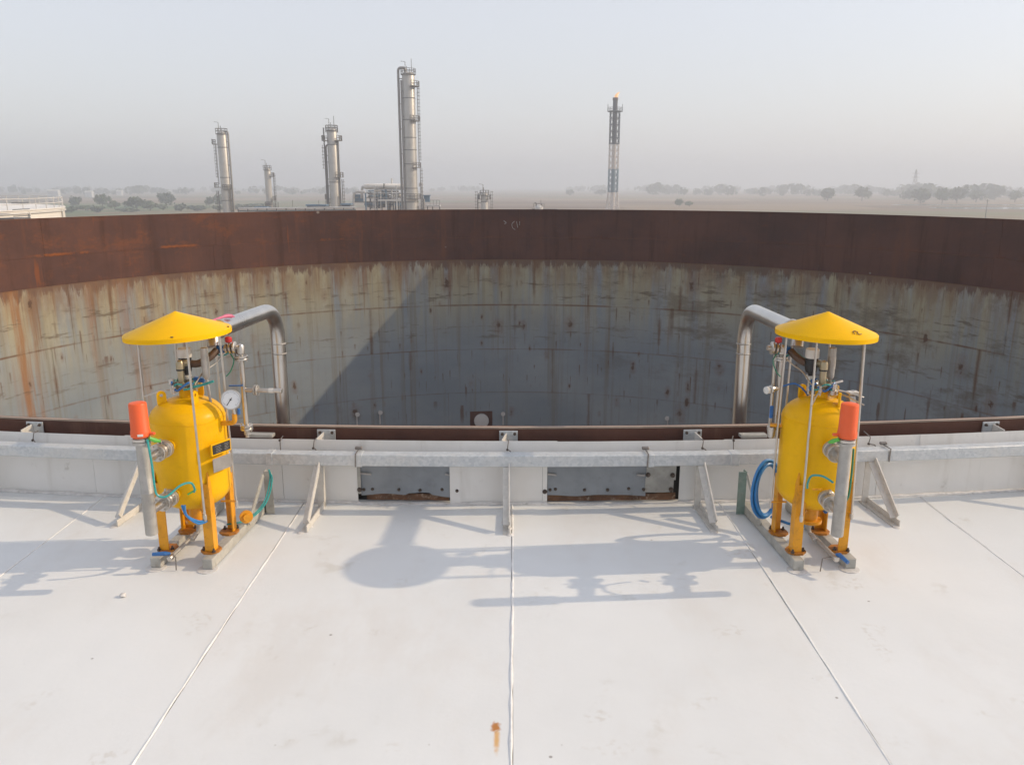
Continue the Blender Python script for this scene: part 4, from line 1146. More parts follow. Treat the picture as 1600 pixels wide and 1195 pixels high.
    # ---------------- tubes running from the cap to the lower branch
    if left:
        pts = [(sx0 + 0.040, sy0 - 0.025, 0.706), (sx0 + 0.046, sy0 - 0.022, 0.60), (sx0 + 0.047, sy0 - 0.02, 0.49), (sx0 + 0.055, sy0 - 0.018, 0.452), (sx0 + 0.085, sy0, 0.440), (sx0 + 0.125, sy0 + 0.05, 0.472), (sx0 + 0.152, sy0 + 0.09, 0.470), (sx0 + 0.158, sy0 + 0.11, 0.44), (sx0 + 0.150, sy0 + 0.12, 0.415)]
        MB().tube(smooth_path(pts, 6), 0.0048, 8).build('teal_tube', M['teal_hose'], t)
        MB().bar((0.10, -0.27, 0.405), (0.135, -0.26, 0.425), 0.012, 0.006).build('tube_clip', M['lime_plastic'], t, False)
        for k in range(2):
            MB().tube(smooth_path([(0.06 + 0.012 * k, -0.255, 0.345), (0.07, -0.24, 0.29), (0.10, -0.20, 0.235 + 0.012 * k), (0.11, -0.12, 0.215)], 6), 0.0055, 8).build('blue_tube', M['blue_hose'], t)
        for k in range(2):
            MB().tube(smooth_path([(0.10, 0.10, 0.10), (0.16 + 0.01 * k, 0.20, 0.085), (0.19 + 0.012 * k, 0.36, 0.11), (0.195 + 0.012 * k, 0.46, 0.20), (0.19, 0.47, 0.26)], 6), 0.004, 6).build('teal_tube', M['teal_hose'], t)
        MB().rev((0.19, 0.13, 0.13), (0.5, -0.8, 0.1), [(-0.012, 0.033), (0.0, 0.033), (0.0, 0.018), (0.016, 0.018)], 16).build('side_flange', M['leg_ochre'], t)
    else:
        pts = [(sx0 + 0.040, sy0 + 0.01, 0.655), (sx0 + 0.045, sy0 + 0.015, 0.56), (sx0 + 0.043, sy0 + 0.015, 0.45), (sx0 + 0.036, sy0 + 0.03, 0.40)]
        MB().tube(smooth_path(pts, 6), 0.0048, 8).build('green_tube', M['green_hose'], t)
        MB().tube(smooth_path([(p_[0] - 0.010, p_[1] + 0.004, p_[2]) for p_ in pts], 6), 0.0035, 8).build('yellow_tube', M['hat_yellow'], t)
        pts = [(sx0 - 0.030, sy0 + 0.02, 0.50), (sx0 - 0.060, sy0 + 0.06, 0.515), (sx0 - 0.085, sy0 + 0.11, 0.50), (sx0 - 0.092, sy0 + 0.13, 0.462), (sx0 - 0.088, sy0 + 0.14, 0.43)]
        MB().tube(smooth_path(pts, 6), 0.0048, 8).build('teal_tube', M['teal_hose'], t)
        MB().bar((sx0 - 0.06, -0.235, 0.42), (sx0 - 0.02, -0.25, 0.425), 0.012, 0.006).build('tube_clip', M['leg_ochre'], t, False)
        for dx_ in (-0.062, 0.062):
            MB().rev((dx_, -0.02, 0.225), (0, -1, 0), [(0, 0.012), (0.012, 0.012), (0.016, 0.006)], 10).build('blue_plug', M['blue_plastic'], t)
    return t

LV, RV = Vector((-1.535, 3.70, 0)), Vector((1.45, 3.69, 0))
LA, RA = -math.atan2(1.535, TCY - 3.7), math.atan2(1.45, TCY - 3.69)
vessel(LV, LA, 1, True, 'bright yellow vessel with name plate and white dial gauge, left side')
vessel(RV, RA, -1, False, 'yellow vessel beside the blue hose coil, right side, scribble on its hat')

# ------------------------------------------------------------------ big stainless pipes over the rim
def big_pipe(loc, rz, s, x0, xe, label):
    t = empty('vent_pipe', loc, rz)
    tag(t, label, 'pipe', 'big stainless pipes bent over the tank rim')
    path = fillet([(x0, 0.235, 1.068), (xe, 1.06, 1.052), (xe - 0.004 * s, 1.06, 0.40), (xe - 0.004 * s, 1.06, -2.6)], 0.215, 12)
    pp = MB().tube(path, 0.0415, 28).build('pipe_run', M['pipe_steel'], t, True, 40)
    for z in (0.835, 0.775):
        MB().rev((xe, 1.06, z), (0, 0, 1), [(0, 0.0415), (0.002, 0.0432), (0.006, 0.0432), (0.008, 0.0415)], 28, False).build('weld_ring', M['matt_steel'], pp)
    d_ = Vector((xe - x0, 0.825, 0.007)).normalized()
    MB().rev(Vector((x0, 0.235, 1.068)) - d_ * 0.006, d_, [(0, 0.046), (0.003, 0.049), (0.018, 0.049), (0.02, 0.0425)], 28).build('end_clamp', M['stainless'], pp)
    # drop leg from the end of the run to the vessel head
    MB().tube(fillet([Vector((x0, 0.235, 1.068)) + d_ * 0.01, (x0, 0.16, 1.062), (x0 + 0.01 * s, 0.138, 1.0)], 0.03, 6), 0.030, 18).build('reducer', M['stainless'], pp)
    MB().tube(smooth_path([(x0 - 0.02, 0.21, 1.112), (x0 + 0.01 * s, 0.30, 1.121), (x0 + 0.035 * s, 0.345, 1.112)], 5), [0.006] * 5 + [0.010] * 4 + [0.004] * 2, 8).build('tape_flag', M['pink_tape'], pp) if s > 0 else None
    # clamp bracket fixed to the rim
    MB().bar((xe, 1.012, 0.30), (xe, 0.78, 0.30), 0.05, 0.008).build('pipe_bracket', M['matt_steel'], t, False)
    MB().rev((xe, 1.06, 0.28), (0, 0, 1), [(0, 0.0425), (0.001, 0.048), (0.039, 0.048), (0.04, 0.0425)], 28, False).build('pipe_clamp', M['matt_steel'], t)
    return t
big_pipe(LV, LA, 1, 0.085, 0.075, 'big stainless pipe curving over the rim from the left yellow vessel')
big_pipe(RV, RA, -1, -0.066, -0.004, 'big stainless pipe curving over the rim from the right yellow vessel')

# coil of blue hose hung behind the right vessel
t = empty('hose_coil', RV, RA)
tag(t, 'coil of bright blue hose hanging beside the right yellow vessel', 'hose')
for k in range(4):
    pts = []
    for i in range(40):
        a = 2 * math.pi * i / 40
        rx_, rz_ = 0.088 - 0.006 * k + 0.003 * math.sin(2 * a + k), 0.150 - 0.007 * k
        pts.append((-0.150 + rx_ * math.cos(a) + 0.004 * k, 0.20 + 0.045 * math.cos(a) + 0.012 * (k % 2) + 0.010 * math.sin(a), 0.255 + rz_ * math.sin(a) - 0.003 * k))
    MB().tube(pts, 0.0075, 8, closed=True).build('hose_loop', M['blue_hose'], t)
MB().tube(smooth_path([(-0.12, 0.18, 0.112), (-0.06, 0.10, 0.108), (0.0, 0.05, 0.112)], 6), 0.0075, 8).build('hose_end', M['blue_hose'], t)

# scrap on the deck
q = MB()
bm = bmesh.new(); bmesh.ops.create_icosphere(bm, subdivisions=2, radius=1)
for v in bm.verts: v.co *= random.uniform(0.7, 1.2)
bm.verts.index_update()
q.add([(v.co.x * 0.017, v.co.y * 0.012, 0.008 + max(v.co.z, -0.6) * 0.011) for v in bm.verts], [[v.index for v in f.verts] for f in bm.faces]); bm.free()
o = q.build('sealant_scrap', M['seal_white']); o.location = (-1.705, 3.24, 0)
tag(o, 'small white scrap lying on the deck before the left vessel', 'scrap')

# ------------------------------------------------------------------ refinery beyond the tank
def ring_rail(q, c, r, z, a0, a1, h=1.1, n=14, w=0.045):
    for zz in (z + h, z + h * 0.55):
        q.tube([(c[0] + r * math.cos(a0 + (a1 - a0) * i / n), c[1] + r * math.sin(a0 + (a1 - a0) * i / n), zz) for i in range(n + 1)], w, 5)
    for i in range(0, n + 1, 2):
        a = a0 + (a1 - a0) * i / n
        q.cyl((c[0] + r * math.cos(a), c[1] + r * math.sin(a), z), (c[0] + r * math.cos(a), c[1] + r * math.sin(a), z + h), w, 5)
def deck_ring(q, r0, r1, z, a0, a1, n=14, t=0.15):
    vs_, fs_ = [], []
    for i in range(n + 1):
        a = a0 + (a1 - a0) * i / n
        for r in (r0, r1):
            for zz in (z, z + t): vs_.append((r * math.cos(a), r * math.sin(a), zz))
    for i in range(n):
        o = i * 4; p_ = o + 4
        fs_ += [(o, o + 1, p_ + 1, p_), (o + 2, p_ + 2, p_ + 3, o + 3), (o + 1, o + 3, p_ + 3, p_ + 1), (o, p_, p_ + 2, o + 2)]
    fs_ += [(0, 2, 3, 1), (n * 4, n * 4 + 1, n * 4 + 3, n * 4 + 2)]
    q.add(vs_, fs_)

def column(px, ytop, d, r, label, plats, ladder, pipes, top_r=None, bands=(), mast=0, step=None):
    """process column; angles in degrees, 0 = right of picture, -90 = towards the camera"""
    base = at(px, 300, d); base.z = GZ
    H = at(px, ytop, d).z - GZ
    t = empty('process_column', base)
    tag(t, label, 'column', 'steel process columns of the refinery')
    tr = top_r or r
    prof = [(0, r)]
    if step: prof += [(step, r), (step + 1.2, tr)]
    prof += [(H - 0.9, tr), (H - 0.45, tr * 0.85), (H - 0.1, tr * 0.45), (H, 0.05)]
    sh = MB().rev((0, 0, 0), (0, 0, 1), prof, 36).build('column_shell', M['column_paint'], t, True, 40)
    for b_ in bands:
        z = H - b_
        rr = r if (step and z < step) else tr
        MB().rev((0, 0, z), (0, 0, 1), [(0, rr), (0.02, rr + 0.06), (0.22, rr + 0.06), (0.24, rr)], 36, False).build('insulation_band', M['refinery_steel'], sh)
    for (dz, a0, a1, w) in plats:
        z = H - dz
        rr = r if (step and z < step) else tr
        q = MB(); deck_ring(q, rr + 0.02, rr + w, z, rad(a0), rad(a1), 12)
        pf = q.build('platform', M['refinery_steel'], t, False)
        q = MB(); ring_rail(q, (0, 0), rr + w - 0.05, z + 0.15, rad(a0), rad(a1), 1.35, 12, 0.09)
        q.build('handrail', M['refinery_steel'], pf)
    for (a, z0, z1, off) in ladder:
        a = rad(a); z0, z1 = H - z0, H - z1
        rr = max(r, tr) + off
        tx_ = Vector((-math.sin(a), math.cos(a), 0)); c0 = Vector((rr * math.cos(a), rr * math.sin(a), 0))
        q = MB()
        for sg in (-0.25, 0.25): q.bar(c0 + tx_ * sg + Vector((0, 0, z1)), c0 + tx_ * sg + Vector((0, 0, z0)), 0.10)
        z = z1
        while z < z0:
            q.bar(c0 - tx_ * 0.25 + Vector((0, 0, z)), c0 + tx_ * 0.25 + Vector((0, 0, z)), 0.04)
            z += 0.6
        ld = q.build('ladder', M['refinery_steel'], t, False); ld['kind'] = 'stuff'
        q = MB(); z = z1 + 2.2; ov = Vector((math.cos(a), math.sin(a), 0))
        while z < z0:
            q.tube([c0 + tx_ * 0.35 + Vector((0, 0, z)), c0 + tx_ * 0.38 + ov * 0.5 + Vector((0, 0, z)), c0 + ov * 0.8 + Vector((0, 0, z)), c0 - tx_ * 0.38 + ov * 0.5 + Vector((0, 0, z)), c0 - tx_ * 0.35 + Vector((0, 0, z))], 0.055, 4)
            z += 1.0
        if len(q.v):
            for k in (0.38, -0.38): q.bar(c0 + tx_ * k + ov * 0.5 + Vector((0, 0, z1 + 2.2)), c0 + tx_ * k + ov * 0.5 + Vector((0, 0, z0)), 0.07)
            o = q.build('ladder_cage', M['refinery_steel'], ld, False); o['kind'] = 'stuff'
    for (a, ztop_, zb, pr, off, goose) in pipes:
        a = rad(a); rr = max(r, tr) + off
        c0 = Vector((rr * math.cos(a), rr * math.sin(a), 0))
        pts = [c0 + Vector((0, 0, max(0.2, H - zb))), c0 + Vector((0, 0, H - ztop_))]
        if goose:
            inn = Vector((tr * 0.45 * math.cos(a), tr * 0.45 * math.sin(a), 0))
            pts = pts + [inn + Vector((0, 0, H - ztop_)), inn + Vector((0, 0, H - 0.4))]
        MB().tube(fillet(pts, min(1.0, rr * 0.45), 6), pr, 10).build('riser_pipe', M['refinery_pipe' if pr > 0.25 else 'refinery_steel'], t, True, 50)
        z = H - ztop_ - 3
        while z > max(0.5, H - zb):
            MB().bar(c0 * 0.55 + Vector((0, 0, z)), c0 * 1.06 + Vector((0, 0, z)), pr * 1.5, 0.18).build('pipe_guide', M['refinery_steel'], t, False)
            z -= 7
    # guard rail and fittings on the head
    q = MB(); deck_ring(q, tr * 0.9, tr + 0.35, H - 0.95, 0, 2 * math.pi - 0.01, 24)
    tp = q.build('top_platform', M['refinery_steel'], t, False)
    q = MB(); ring_rail(q, (0, 0), tr + 0.3, H - 0.8, 0, 2 * math.pi, 1.5, 20, 0.075); q.build('handrail', M['refinery_steel'], tp)
    for i in range(mast):
        a = 2.1 + i * 1.9
        q = MB().cyl((tr * 0.6 * math.cos(a), tr * 0.6 * math.sin(a), H - 0.8), (tr * 0.6 * math.cos(a), tr * 0.6 * math.sin(a), H + 1.6 + i * 0.9), 0.09, 6)
        if i == 1: q.bar((tr * 0.6 * math.cos(a), tr * 0.6 * math.sin(a), H + 2.5), (tr * 0.6 * math.cos(a) - 1.3, tr * 0.6 * math.sin(a), H + 2.7), 0.10)
        q.build('mast', M['refinery_steel'], tp)
    return t

column(643, 112, 250, 1.92, 'tallest thick column with a hooped overhead pipe on its left', [(4.2, -70, 40, 1.3), (13.8, -80, 40, 1.2), (27, -70, 45, 1.2), (36, -120, 40, 0.9), (45, -60, 60, 1.0)],
       [(-12, 4, 27, 0.7), (-5, 27, 44, 0.9)], [(186, -1.0, 80, 0.36, 0.95, True), (208, 2.5, 80, 0.26, 0.32, False), (-25, 38, 80, 0.16, 0.3, False), (10, 36, 80, 0.3, 1.7, False)],
       bands=(7.5, 13.5, 18.5, 22, 26, 33, 37, 40), mast=3, top_r=1.84, step=16)
column(353.5, 205, 262, 1.48, 'leaning-looking pale column at the left with platforms on its left side', [(4.0, 150, 215, 1.6), (17.0, 150, 215, 1.9), (17.6, -100, 20, 0.5)],
       [(185, 18, 36, 0.9), (170, 4, 16, 0.8)], [(-4, 0.2, 60, 0.30, 0.55, True), (-35, 17, 60, 0.2, 0.35, False), (12, 17.5, 60, 0.22, 0.3, False)], bands=(5, 14, 21, 27), mast=2)
column(420, 262, 300, 1.12, 'shortest slim column of the left group, ladder on its right', [(3.3, -40, 30, 1.2), (11.5, -40, 30, 1.2), (13.5, -160, -20, 0.5)],
       [(-8, 2, 16, 1.0)], [(8, 12, 40, 0.14, 1.9, False)], bands=(13,), mast=2)
column(523, 200, 256, 1.5, 'second tallest column, many small platforms and cages on both sides', [(3.8, 130, 230, 1.6), (3.8, -50, 50, 1.5), (14.5, -70, 40, 1.4), (21, 140, 220, 1.5), (26.5, -80, 20, 1.2), (1.3, 0, 180, 0.4)],
       [(183, 5, 14, 1.0), (176, 21, 32, 0.9), (-2, 15, 36, 0.9)], [(200, 0.0, 60, 0.20, 0.9, False), (-14, 3.5, 60, 0.25, 0.35, False), (172, 5, 60, 0.26, 0.6, True), (-35, 20, 60, 0.15, 0.3, False)], bands=(5, 16, 24, 30), mast=3)
column(757, 301, 270, 1.15, 'small lone column top right of the tallest column', [(2.2, -60, 60, 0.9), (2.2, 150, 220, 0.9)], [(180, -0.5, 12, 1.2), (0, -0.5, 12, 0.9)], [(175, 0.2, 20, 0.12, 1.0, True)], bands=(3,), mast=2)

# process structure between the columns
t = empty('process_unit', (at(595, 300, 262).x, 262, GZ))
tag(t, 'pale blue pipe structure with a long white drum beside the tallest column', 'pipe structure')
PU = Vector(t.location)
def U(px, py, dd=0): return at(px, py, 262 + dd) - PU
xsP = [552, 571, 585, 603, 619, 634]
for dd in (0, 9):
    for i, px in enumerate(xsP):
        top = U(px, 302 if i < 2 else (290 if i in (2, 4) else 296), dd)
        MB().bar((top.x, top.y, 0), top, 0.42, bv=0).build('post', M['refinery_pale' if (i + dd) % 2 == 0 else 'refinery_blue'], t, False)
    for py, a, b_ in ((302, 552, 571), (316, 552, 634), (303, 575, 634), (309, 585, 634), (296, 585, 634)):
        MB().bar(U(a, py, dd), U(b_, py, dd), 0.30).build('beam', M['refinery_pale' if py in (302, 312) else 'refinery_steel'], t, False)
for py in (302, 309, 316):
    for px in xsP:
        a = U(px, py, 0); b_ = U(px, py, 9); b_.x = a.x; b_.z = a.z
        MB().bar(a, b_, 0.25).build('cross_beam', M['refinery_steel'], t, False)
a, b_ = U(568, 291.5, 4), U(633, 291.5, 4)
MB().rev(a, b_ - a, [(0, 0.3), (0.25, 0.7), (0.8, 0.85), ((b_ - a).length - 0.8, 0.85), ((b_ - a).length, 0.5)], 18).build('long_drum', M['tank_white'], t)
MB().tube(fillet([U(569, 292, 4), U(566, 292, 4), U(565, 310, 4)], 1.0, 5), 0.42, 10).build('drum_pipe', M['refinery_pale'], t)
MB().tube(fillet([U(570, 300, 2), U(553, 300, 2), U(551.5, 328, 2)], 1.2, 5), 0.42, 10).build('bent_pipe', M['refinery_pale'], t)
for i, (px, y0, y1, r_) in enumerate(((590, 290, 328, 0.22), (597, 298, 328, 0.16), (612, 279, 328, 0.26), (600, 287, 296, 0.2), (627, 296, 328, 0.2), (579, 300, 328, 0.22), (616, 300, 328, 0.16))):
    MB().cyl(U(px, y1, 3 + i % 3 * 2), U(px, y0, 3 + i % 3 * 2), r_, 8).build('vertical_pipe', M['refinery_steel' if i % 2 else 'refinery_pale'], t)
rng = random.Random(3)
for i in range(30):
    y_ = rng.uniform(298, 326); a = rng.uniform(574, 600); b_ = a + rng.uniform(10, 32)
    MB().cyl(U(a, y_, rng.uniform(1, 8)), U(min(b_, 633), y_, rng.uniform(1, 8)), rng.uniform(0.10, 0.28), 8).build('pipe', M[rng.choice(['refinery_steel', 'refinery_pale', 'refinery_blue', 'refinery_dark'])], t)
for i in range(12):
    px, py = rng.uniform(575, 630), rng.uniform(305, 324)
    c0 = U(px, py, 5)
    MB().rev(c0 - Vector((1.3, 0, 0)), (1, 0, 0), [(0, 0.3), (0.3, 0.65), (2.2, 0.65), (2.5, 0.3)], 12).build('exchanger', M[rng.choice(['refinery_blue', 'refinery_steel', 'column_paint'])], t)
for (x0, x1, y0, y1, m_) in ((554, 568, 304, 315, 'refinery_blue'), (604, 631, 317, 330, 'refinery_dark'), (587, 600, 311, 322, 'refinery_dark')):
    a, b_ = U(x0, y0, 8.5), U(x1, y1, 8.5)
    MB().box((a + b_) / 2, (b_.x - a.x, 0.3, a.z - b_.z)).build('cladding', M[m_], t, False)

for px in (603, 620):
    p_ = U(px, 313, -3); MB().bar((p_.x, p_.y, 0), p_, 0.38).build('front_post', M['tank_white'], t, False)
MB().bar(U(591, 313, -3), U(633, 313, -3), 0.5).build('front_beam', M['tank_white'], t, False)
for i, px in enumerate((578, 583, 589, 595, 607, 624, 629)):
    MB().cyl(U(px, 330, -1), U(px, 297 + (i * 5) % 13, -1), 0.12, 6).build('riser', M['refinery_pale' if i % 2 else 'refinery_steel'], t)
for k, py in enumerate((299, 306, 313)):
    q = MB()
    for j in range(9): q.cyl(U(578 + 7 * j, py, -0.6), U(578 + 7 * j, py - 3.6, -0.6), 0.05, 4)
    q.cyl(U(578, py - 3.6, -0.6), U(634, py - 3.6, -0.6), 0.05, 4)
    o = q.build('walkway_rail', M['refinery_pale'], t); o['kind'] = 'stuff'
# low skid right of the tallest column
t = empty('pump_skid', (at(674, 300, 255).x, 255, GZ)); PU = Vector(t.location)
tag(t, 'low equipment with a small blue shelter right of the tallest column', 'equipment')
def U2(px, py, dd=0): return at(px, py, 255 + dd) - PU
for px in (660, 668, 676, 687):
    p_ = U2(px, 321); MB().bar((p_.x, 0, 0), p_, 0.3).build('post', M['refinery_steel'], t, False)
MB().bar(U2(657, 321.5), U2(688, 321.5), 2.2, 0.5).build('deck', M['refinery_pale'], t, False)
MB().bar(U2(661, 305.5), U2(673, 305.5), 2.0, 0.25).build('shelter_roof', M['refinery_blue'], t, False)
MB().box(U2(667, 311), (1.8, 1.2, 1.8)).build('cabinet', M['refinery_blue'], t, False)
MB().tube(fillet([U2(659.5, 330), U2(659.5, 286), U2(655.5, 286), U2(655.5, 292)], 0.6, 5), 0.22, 8).build('hooped_pipe', M['refinery_pale'], t)
q = MB()
for px in (672, 677, 682, 687): q.cyl(U2(px, 321), U2(px, 313), 0.05, 5)
q.cyl(U2(672, 313), U2(687, 313), 0.05, 5)
o = q.build('handrail', M['refinery_steel'], t); o['kind'] = 'stuff'

# low vessel top with rails near the flare
t = empty('vent_vessel', (at(842, 300, 258).x, 258, GZ)); PU = Vector(t.location)
tag(t, 'small white vessel head with thin rails left of the flare stack', 'vessel')
def U3(px, py, dd=0): return at(px, py, 258 + dd) - PU
p_ = U3(842, 321)
MB().rev((p_.x, 0, 0), (0, 0, 1), [(0, 1.3), (p_.z - 0.6, 1.3), (p_.z, 0.8), (p_.z + 0.2, 0.2)], 20).build('vessel_body', M['refinery_pale'], t)
q = MB(); ring_rail(q, (p_.x, 0), 1.7, p_.z - 0.6, 0, 6.28, 1.1, 12, 0.05); q.build('handrail', M['refinery_steel'], t)
MB().cyl(U3(846, 326), U3(845, 313), 0.08, 6).build('mast', M['refinery_steel'], t)
MB().tube(fillet([U3(838, 326), U3(838, 317), U3(835, 317)], 0.4), 0.12, 6).build('vent', M['refinery_steel'], t)
MB().bar(U3(831, 327), U3(870, 327.5), 0.3).build('walkway', M['refinery_steel'], t, False)

# pipe rack with blue roofed shelters, just above the rim
t = empty('pipe_rack', (at(470, 300, 240).x, 240, GZ)); PU = Vector(t.location)
tag(t, 'long low pipe rack with blue roofs behind the left columns', 'pipe rack')
def U4(px, py, dd=0): return at(px, py, 240 + dd) - PU
for i in range(13):
    px = 372 + i * 15
    p_ = U4(px, 325); MB().bar((p_.x, 0, 0), p_, 0.28).build('post', M['refinery_steel'], t, False)
for k, (py, r_, m_) in enumerate(((324.5, 0.2, 'refinery_pale'), (326.5, 0.25, 'refinery_pale'), (325.5, 0.15, 'refinery_steel'), (328, 0.3, 'refinery_blue'))):
    MB().cyl(U4(372, py + 1.5, k), U4(556, py - 0.5, k), r_, 8).build('pipe', M[m_], t)
for (a, b_, py) in ((480, 512, 320.5), (534, 550, 319), (400, 420, 324)):
    MB().bar(U4(a, py, 5), U4(b_, py, 5), 4.0, 0.4).build('roof', M['refinery_blue'], t, False)
    MB().box((U4(a, py + 4, 5) + U4(b_, py + 4, 5)) / 2, (U4(b_, py, 5).x - U4(a, py, 5).x - 0.6, 3.0, 1.1)).build('shelter_wall', M['refinery_dark'], t, False)
for px in (457, 498, 430):
    MB().cyl(U4(px, 327, 2), U4(px, 313 if px != 430 else 318, 2), 0.06, 6).build('mast', M['refinery_steel'], t)

# ------------------------------------------------------------------ flare stack
fb = at(957.5, 300, 400); fb.z = GZ
t = empty('flare_stack', fb)
tag(t, 'tall banded lattice flare stack with a small flame at its tip', 'flare stack')
def fz(py): return at(957.5, py, 400).z - GZ
ztip, zpl, z1, z2, z3 = fz(153), fz(175), fz(225.5), fz(264), fz(300)
for (a, b_, m_) in ((z1, ztip, 'flare_dark'), (z2, z1, 'flare_white'), (z3, z2, 'flare_blue'), (0, z3, 'flare_white')):
    MB().cyl((0, 0, a + 0.01), (0, 0, b_), 1.12 if a >= z1 else 1.0, 20).build('stack_pipe', M[m_], t)
MB().rev((0, 0, ztip - 1.2), (0, 0, 1), [(0, 1.12), (0.05, 1.3), (1.2, 1.3), (1.25, 1.15)], 20).build('flare_tip', M['brown_iron'], t)
def leg_r(z): return 2.35 + max(0, (z3 - z)) * 0.10
for (za, zb, m_, nb) in ((z1, zpl, 'flare_dark', 5), (z2, z1, 'flare_white', 4), (z3, z2, 'flare_blue', 4), (0.0, z3, 'flare_white', 4)):
    for i in range(4):
        a0, a1 = rad(45 + 90 * i), rad(135 + 90 * i)
        def lp(a, z): return Vector((leg_r(z) * 1.25 * math.cos(a), leg_r(z) * 1.25 * math.sin(a), z))
        lg = MB().cyl(lp(a0, za), lp(a0, zb - 0.05), 0.20, 8).build('lattice_leg', M[m_], t)
        for k in range(nb):
            u0, u1 = za + (zb - za) * k / nb, za + (zb - za) * (k + 1) / nb
            MB().cyl(lp(a0, u0), lp(a1, u1), 0.11, 5).build('lattice_brace', M[m_], lg)
            MB().cyl(lp(a1, u0), lp(a0, u1), 0.11, 5).build('lattice_brace', M[m_], lg)
            MB().cyl(lp(a0, u0), lp(a1, u0), 0.13, 5).build('lattice_tie', M[m_], lg)
q = MB(); deck_ring(q, 1.2, 3.6, zpl, 0, 6.27, 20, 0.35); pf = q.build('platform', M['flare_dark'], t, False)
q = MB(); ring_rail(q, (0, 0), 3.5, zpl + 0.3, 0, 6.28, 1.6, 16, 0.07); q.build('handrail', M['flare_dark'], pf)
for x_ in (-3.4, 3.4):
    MB().cyl((x_, 0, zpl), (x_, 0, zpl + 3.4), 0.12, 6).build('pilot_post', M['flare_dark'], pf)
q = MB()
q.tube(smooth_path([(0.1, 0, ztip), (0.5, 0, ztip + 0.9), (1.0, 0.1, ztip + 1.7), (1.9, 0.1, ztip + 2.5)], 5), [0.75, 0.8, 0.8, 0.8, 0.78, 0.75, 0.7, 0.66, 0.6, 0.52, 0.46, 0.4, 0.3, 0.22, 0.12, 0.03], 10)
q.build('flame', M['flame'], t)

# ------------------------------------------------------------------ white storage tank at the left edge
wt = empty('white_storage_tank', (-63.6, 67.5, GZ))
tag(wt, 'white cone roofed storage tank with railings at the left edge', 'tank')
WR, WH = 24.0, EYE - GZ - 2.0
MB().rev((0, 0, 0), (0, 0, 1), [(0, WR), (WH, WR)], 96).build('tank_wall', M['tank_white'], wt)
for z in (WH - 0.25, WH - 1.6, WH - 4.2):
    MB().rev((0, 0, z), (0, 0, 1), [(0, WR), (0.01, WR + 0.14), (0.13, WR + 0.14), (0.14, WR)], 96, False).build('wind_girder', M['refinery_pale'], wt)
rf = MB().rev((0, 0, WH + 0.004), (0, 0, 1), [(0, WR + 0.1), (0.08, WR + 0.1), (1.15, 0.3), (1.16, 0.02)], 96).build('tank_roof', M['tank_white'], wt, True, 60)
q = MB(); n = 150
for zz in (WH + 0.95, WH + 0.52):
    q.tube([((WR - 0.1) * math.cos(2 * math.pi * i / n), (WR - 0.1) * math.sin(2 * math.pi * i / n), zz) for i in range(n)], 0.035, 5, True)
q.build('handrail', M['refinery_pale'], rf)
pm = MB().cyl((0, 0, 0), (0, 0, 0.92), 0.035, 5).mesh('rail_post'); pm.materials.append(M['refinery_pale'])
for i in range(75):
    o = mk('rail_post', pm, None, rf); a = 2 * math.pi * i / 75
    o.location = ((WR - 0.1) * math.cos(a), (WR - 0.1) * math.sin(a), WH + 0.05)
for i in range(4):
    a = rad(-35 + i * 18)
    MB().bar(((WR + 0.1) * math.cos(a), (WR + 0.1) * math.sin(a), 0.3), ((WR + 0.1) * math.cos(a), (WR + 0.1) * math.sin(a), WH - 0.1), 0.12).build('wall_rib', M['refinery_pale'], wt, False)
q = MB()
c0 = Vector((WR + 0.6, -3.0, 0))
q.box(c0 + Vector((0.2, 0, WH - 0.5)), (1.4, 2.2, 0.12))
for k in range(5): q.box(c0 + Vector((0.2, -0.9 + 0.4 * k, WH - 1.3)), (0.1, 0.1, 1.5))
for z in (0.1, 0.6, 1.1): q.bar(c0 + Vector((0.9, -1.1, WH - 0.4 + z)), c0 + Vector((0.9, 1.1, WH - 0.4 + z)), 0.06)
q.build('stair_landing', M['refinery_dark'], wt, False)

# ------------------------------------------------------------------ trees
def crown_mesh(seed, n, w=1.0, h=1.0, leaf=0.13):
    r = np.random.default_rng(seed)
    lobes = [(r.uniform(-0.32, 0.32) * w, r.uniform(-0.32, 0.32) * w, r.uniform(0.30, 0.70) * h, r.uniform(0.13, 0.30)) for _ in range(10)]
    lobes.append((0, 0, 0.48 * h, 0.28))
    vs_, fs_ = [], []
    for i in range(n):
        lx, ly, lz, lr = lobes[r.integers(len(lobes))]
        d = r.normal(size=3); d /= np.linalg.norm(d)
        rr = lr * r.uniform(0.35, 1.18)
        c_ = np.array([lx, ly, lz]) + d * rr * np.array([w, w, h * 0.9])
        if c_[2] < 0.08: c_[2] = 0.08 + r.uniform(0, 0.08)
        nrm = d + r.normal(size=3) * 0.6; nrm /= np.linalg.norm(nrm)
        u_ = np.cross(nrm, [0.3, 0.2, 1.0]); u_ /= np.linalg.norm(u_); w_ = np.cross(nrm, u_)
        s_ = leaf * r.uniform(0.5, 1.15)
        o = len(vs_)
        k = r.uniform(0.5, 1.0)
        for a, b_ in ((-1, -0.2), (0.1, -k), (1, 0.2), (-0.1, k)): vs_.append(tuple(c_ + u_ * s_ * a + w_ * s_ * b_))
        fs_.append((o, o + 1, o + 2, o + 3))
    me = bpy.data.meshes.new('crown'); me.from_pydata(vs_, [], fs_)
    return me
crowns = [crown_mesh(i, 620, leaf=0.095) for i in range(4)]
for k, me in enumerate(crowns): me.materials.append(M['leaf_dark' if k % 2 else 'leaf_mid'])
bush = [crown_mesh(20 + i, 380, 1.3, 0.75, 0.15) for i in range(3)]
for k, me in enumerate(bush): me.materials.append(M['leaf_mid' if k % 2 else 'leaf_dark'])
q = MB().tube([(0, 0, 0), (0.01, 0, 0.2), (0.0, 0.01, 0.45)], [0.045, 0.035, 0.02], 7)
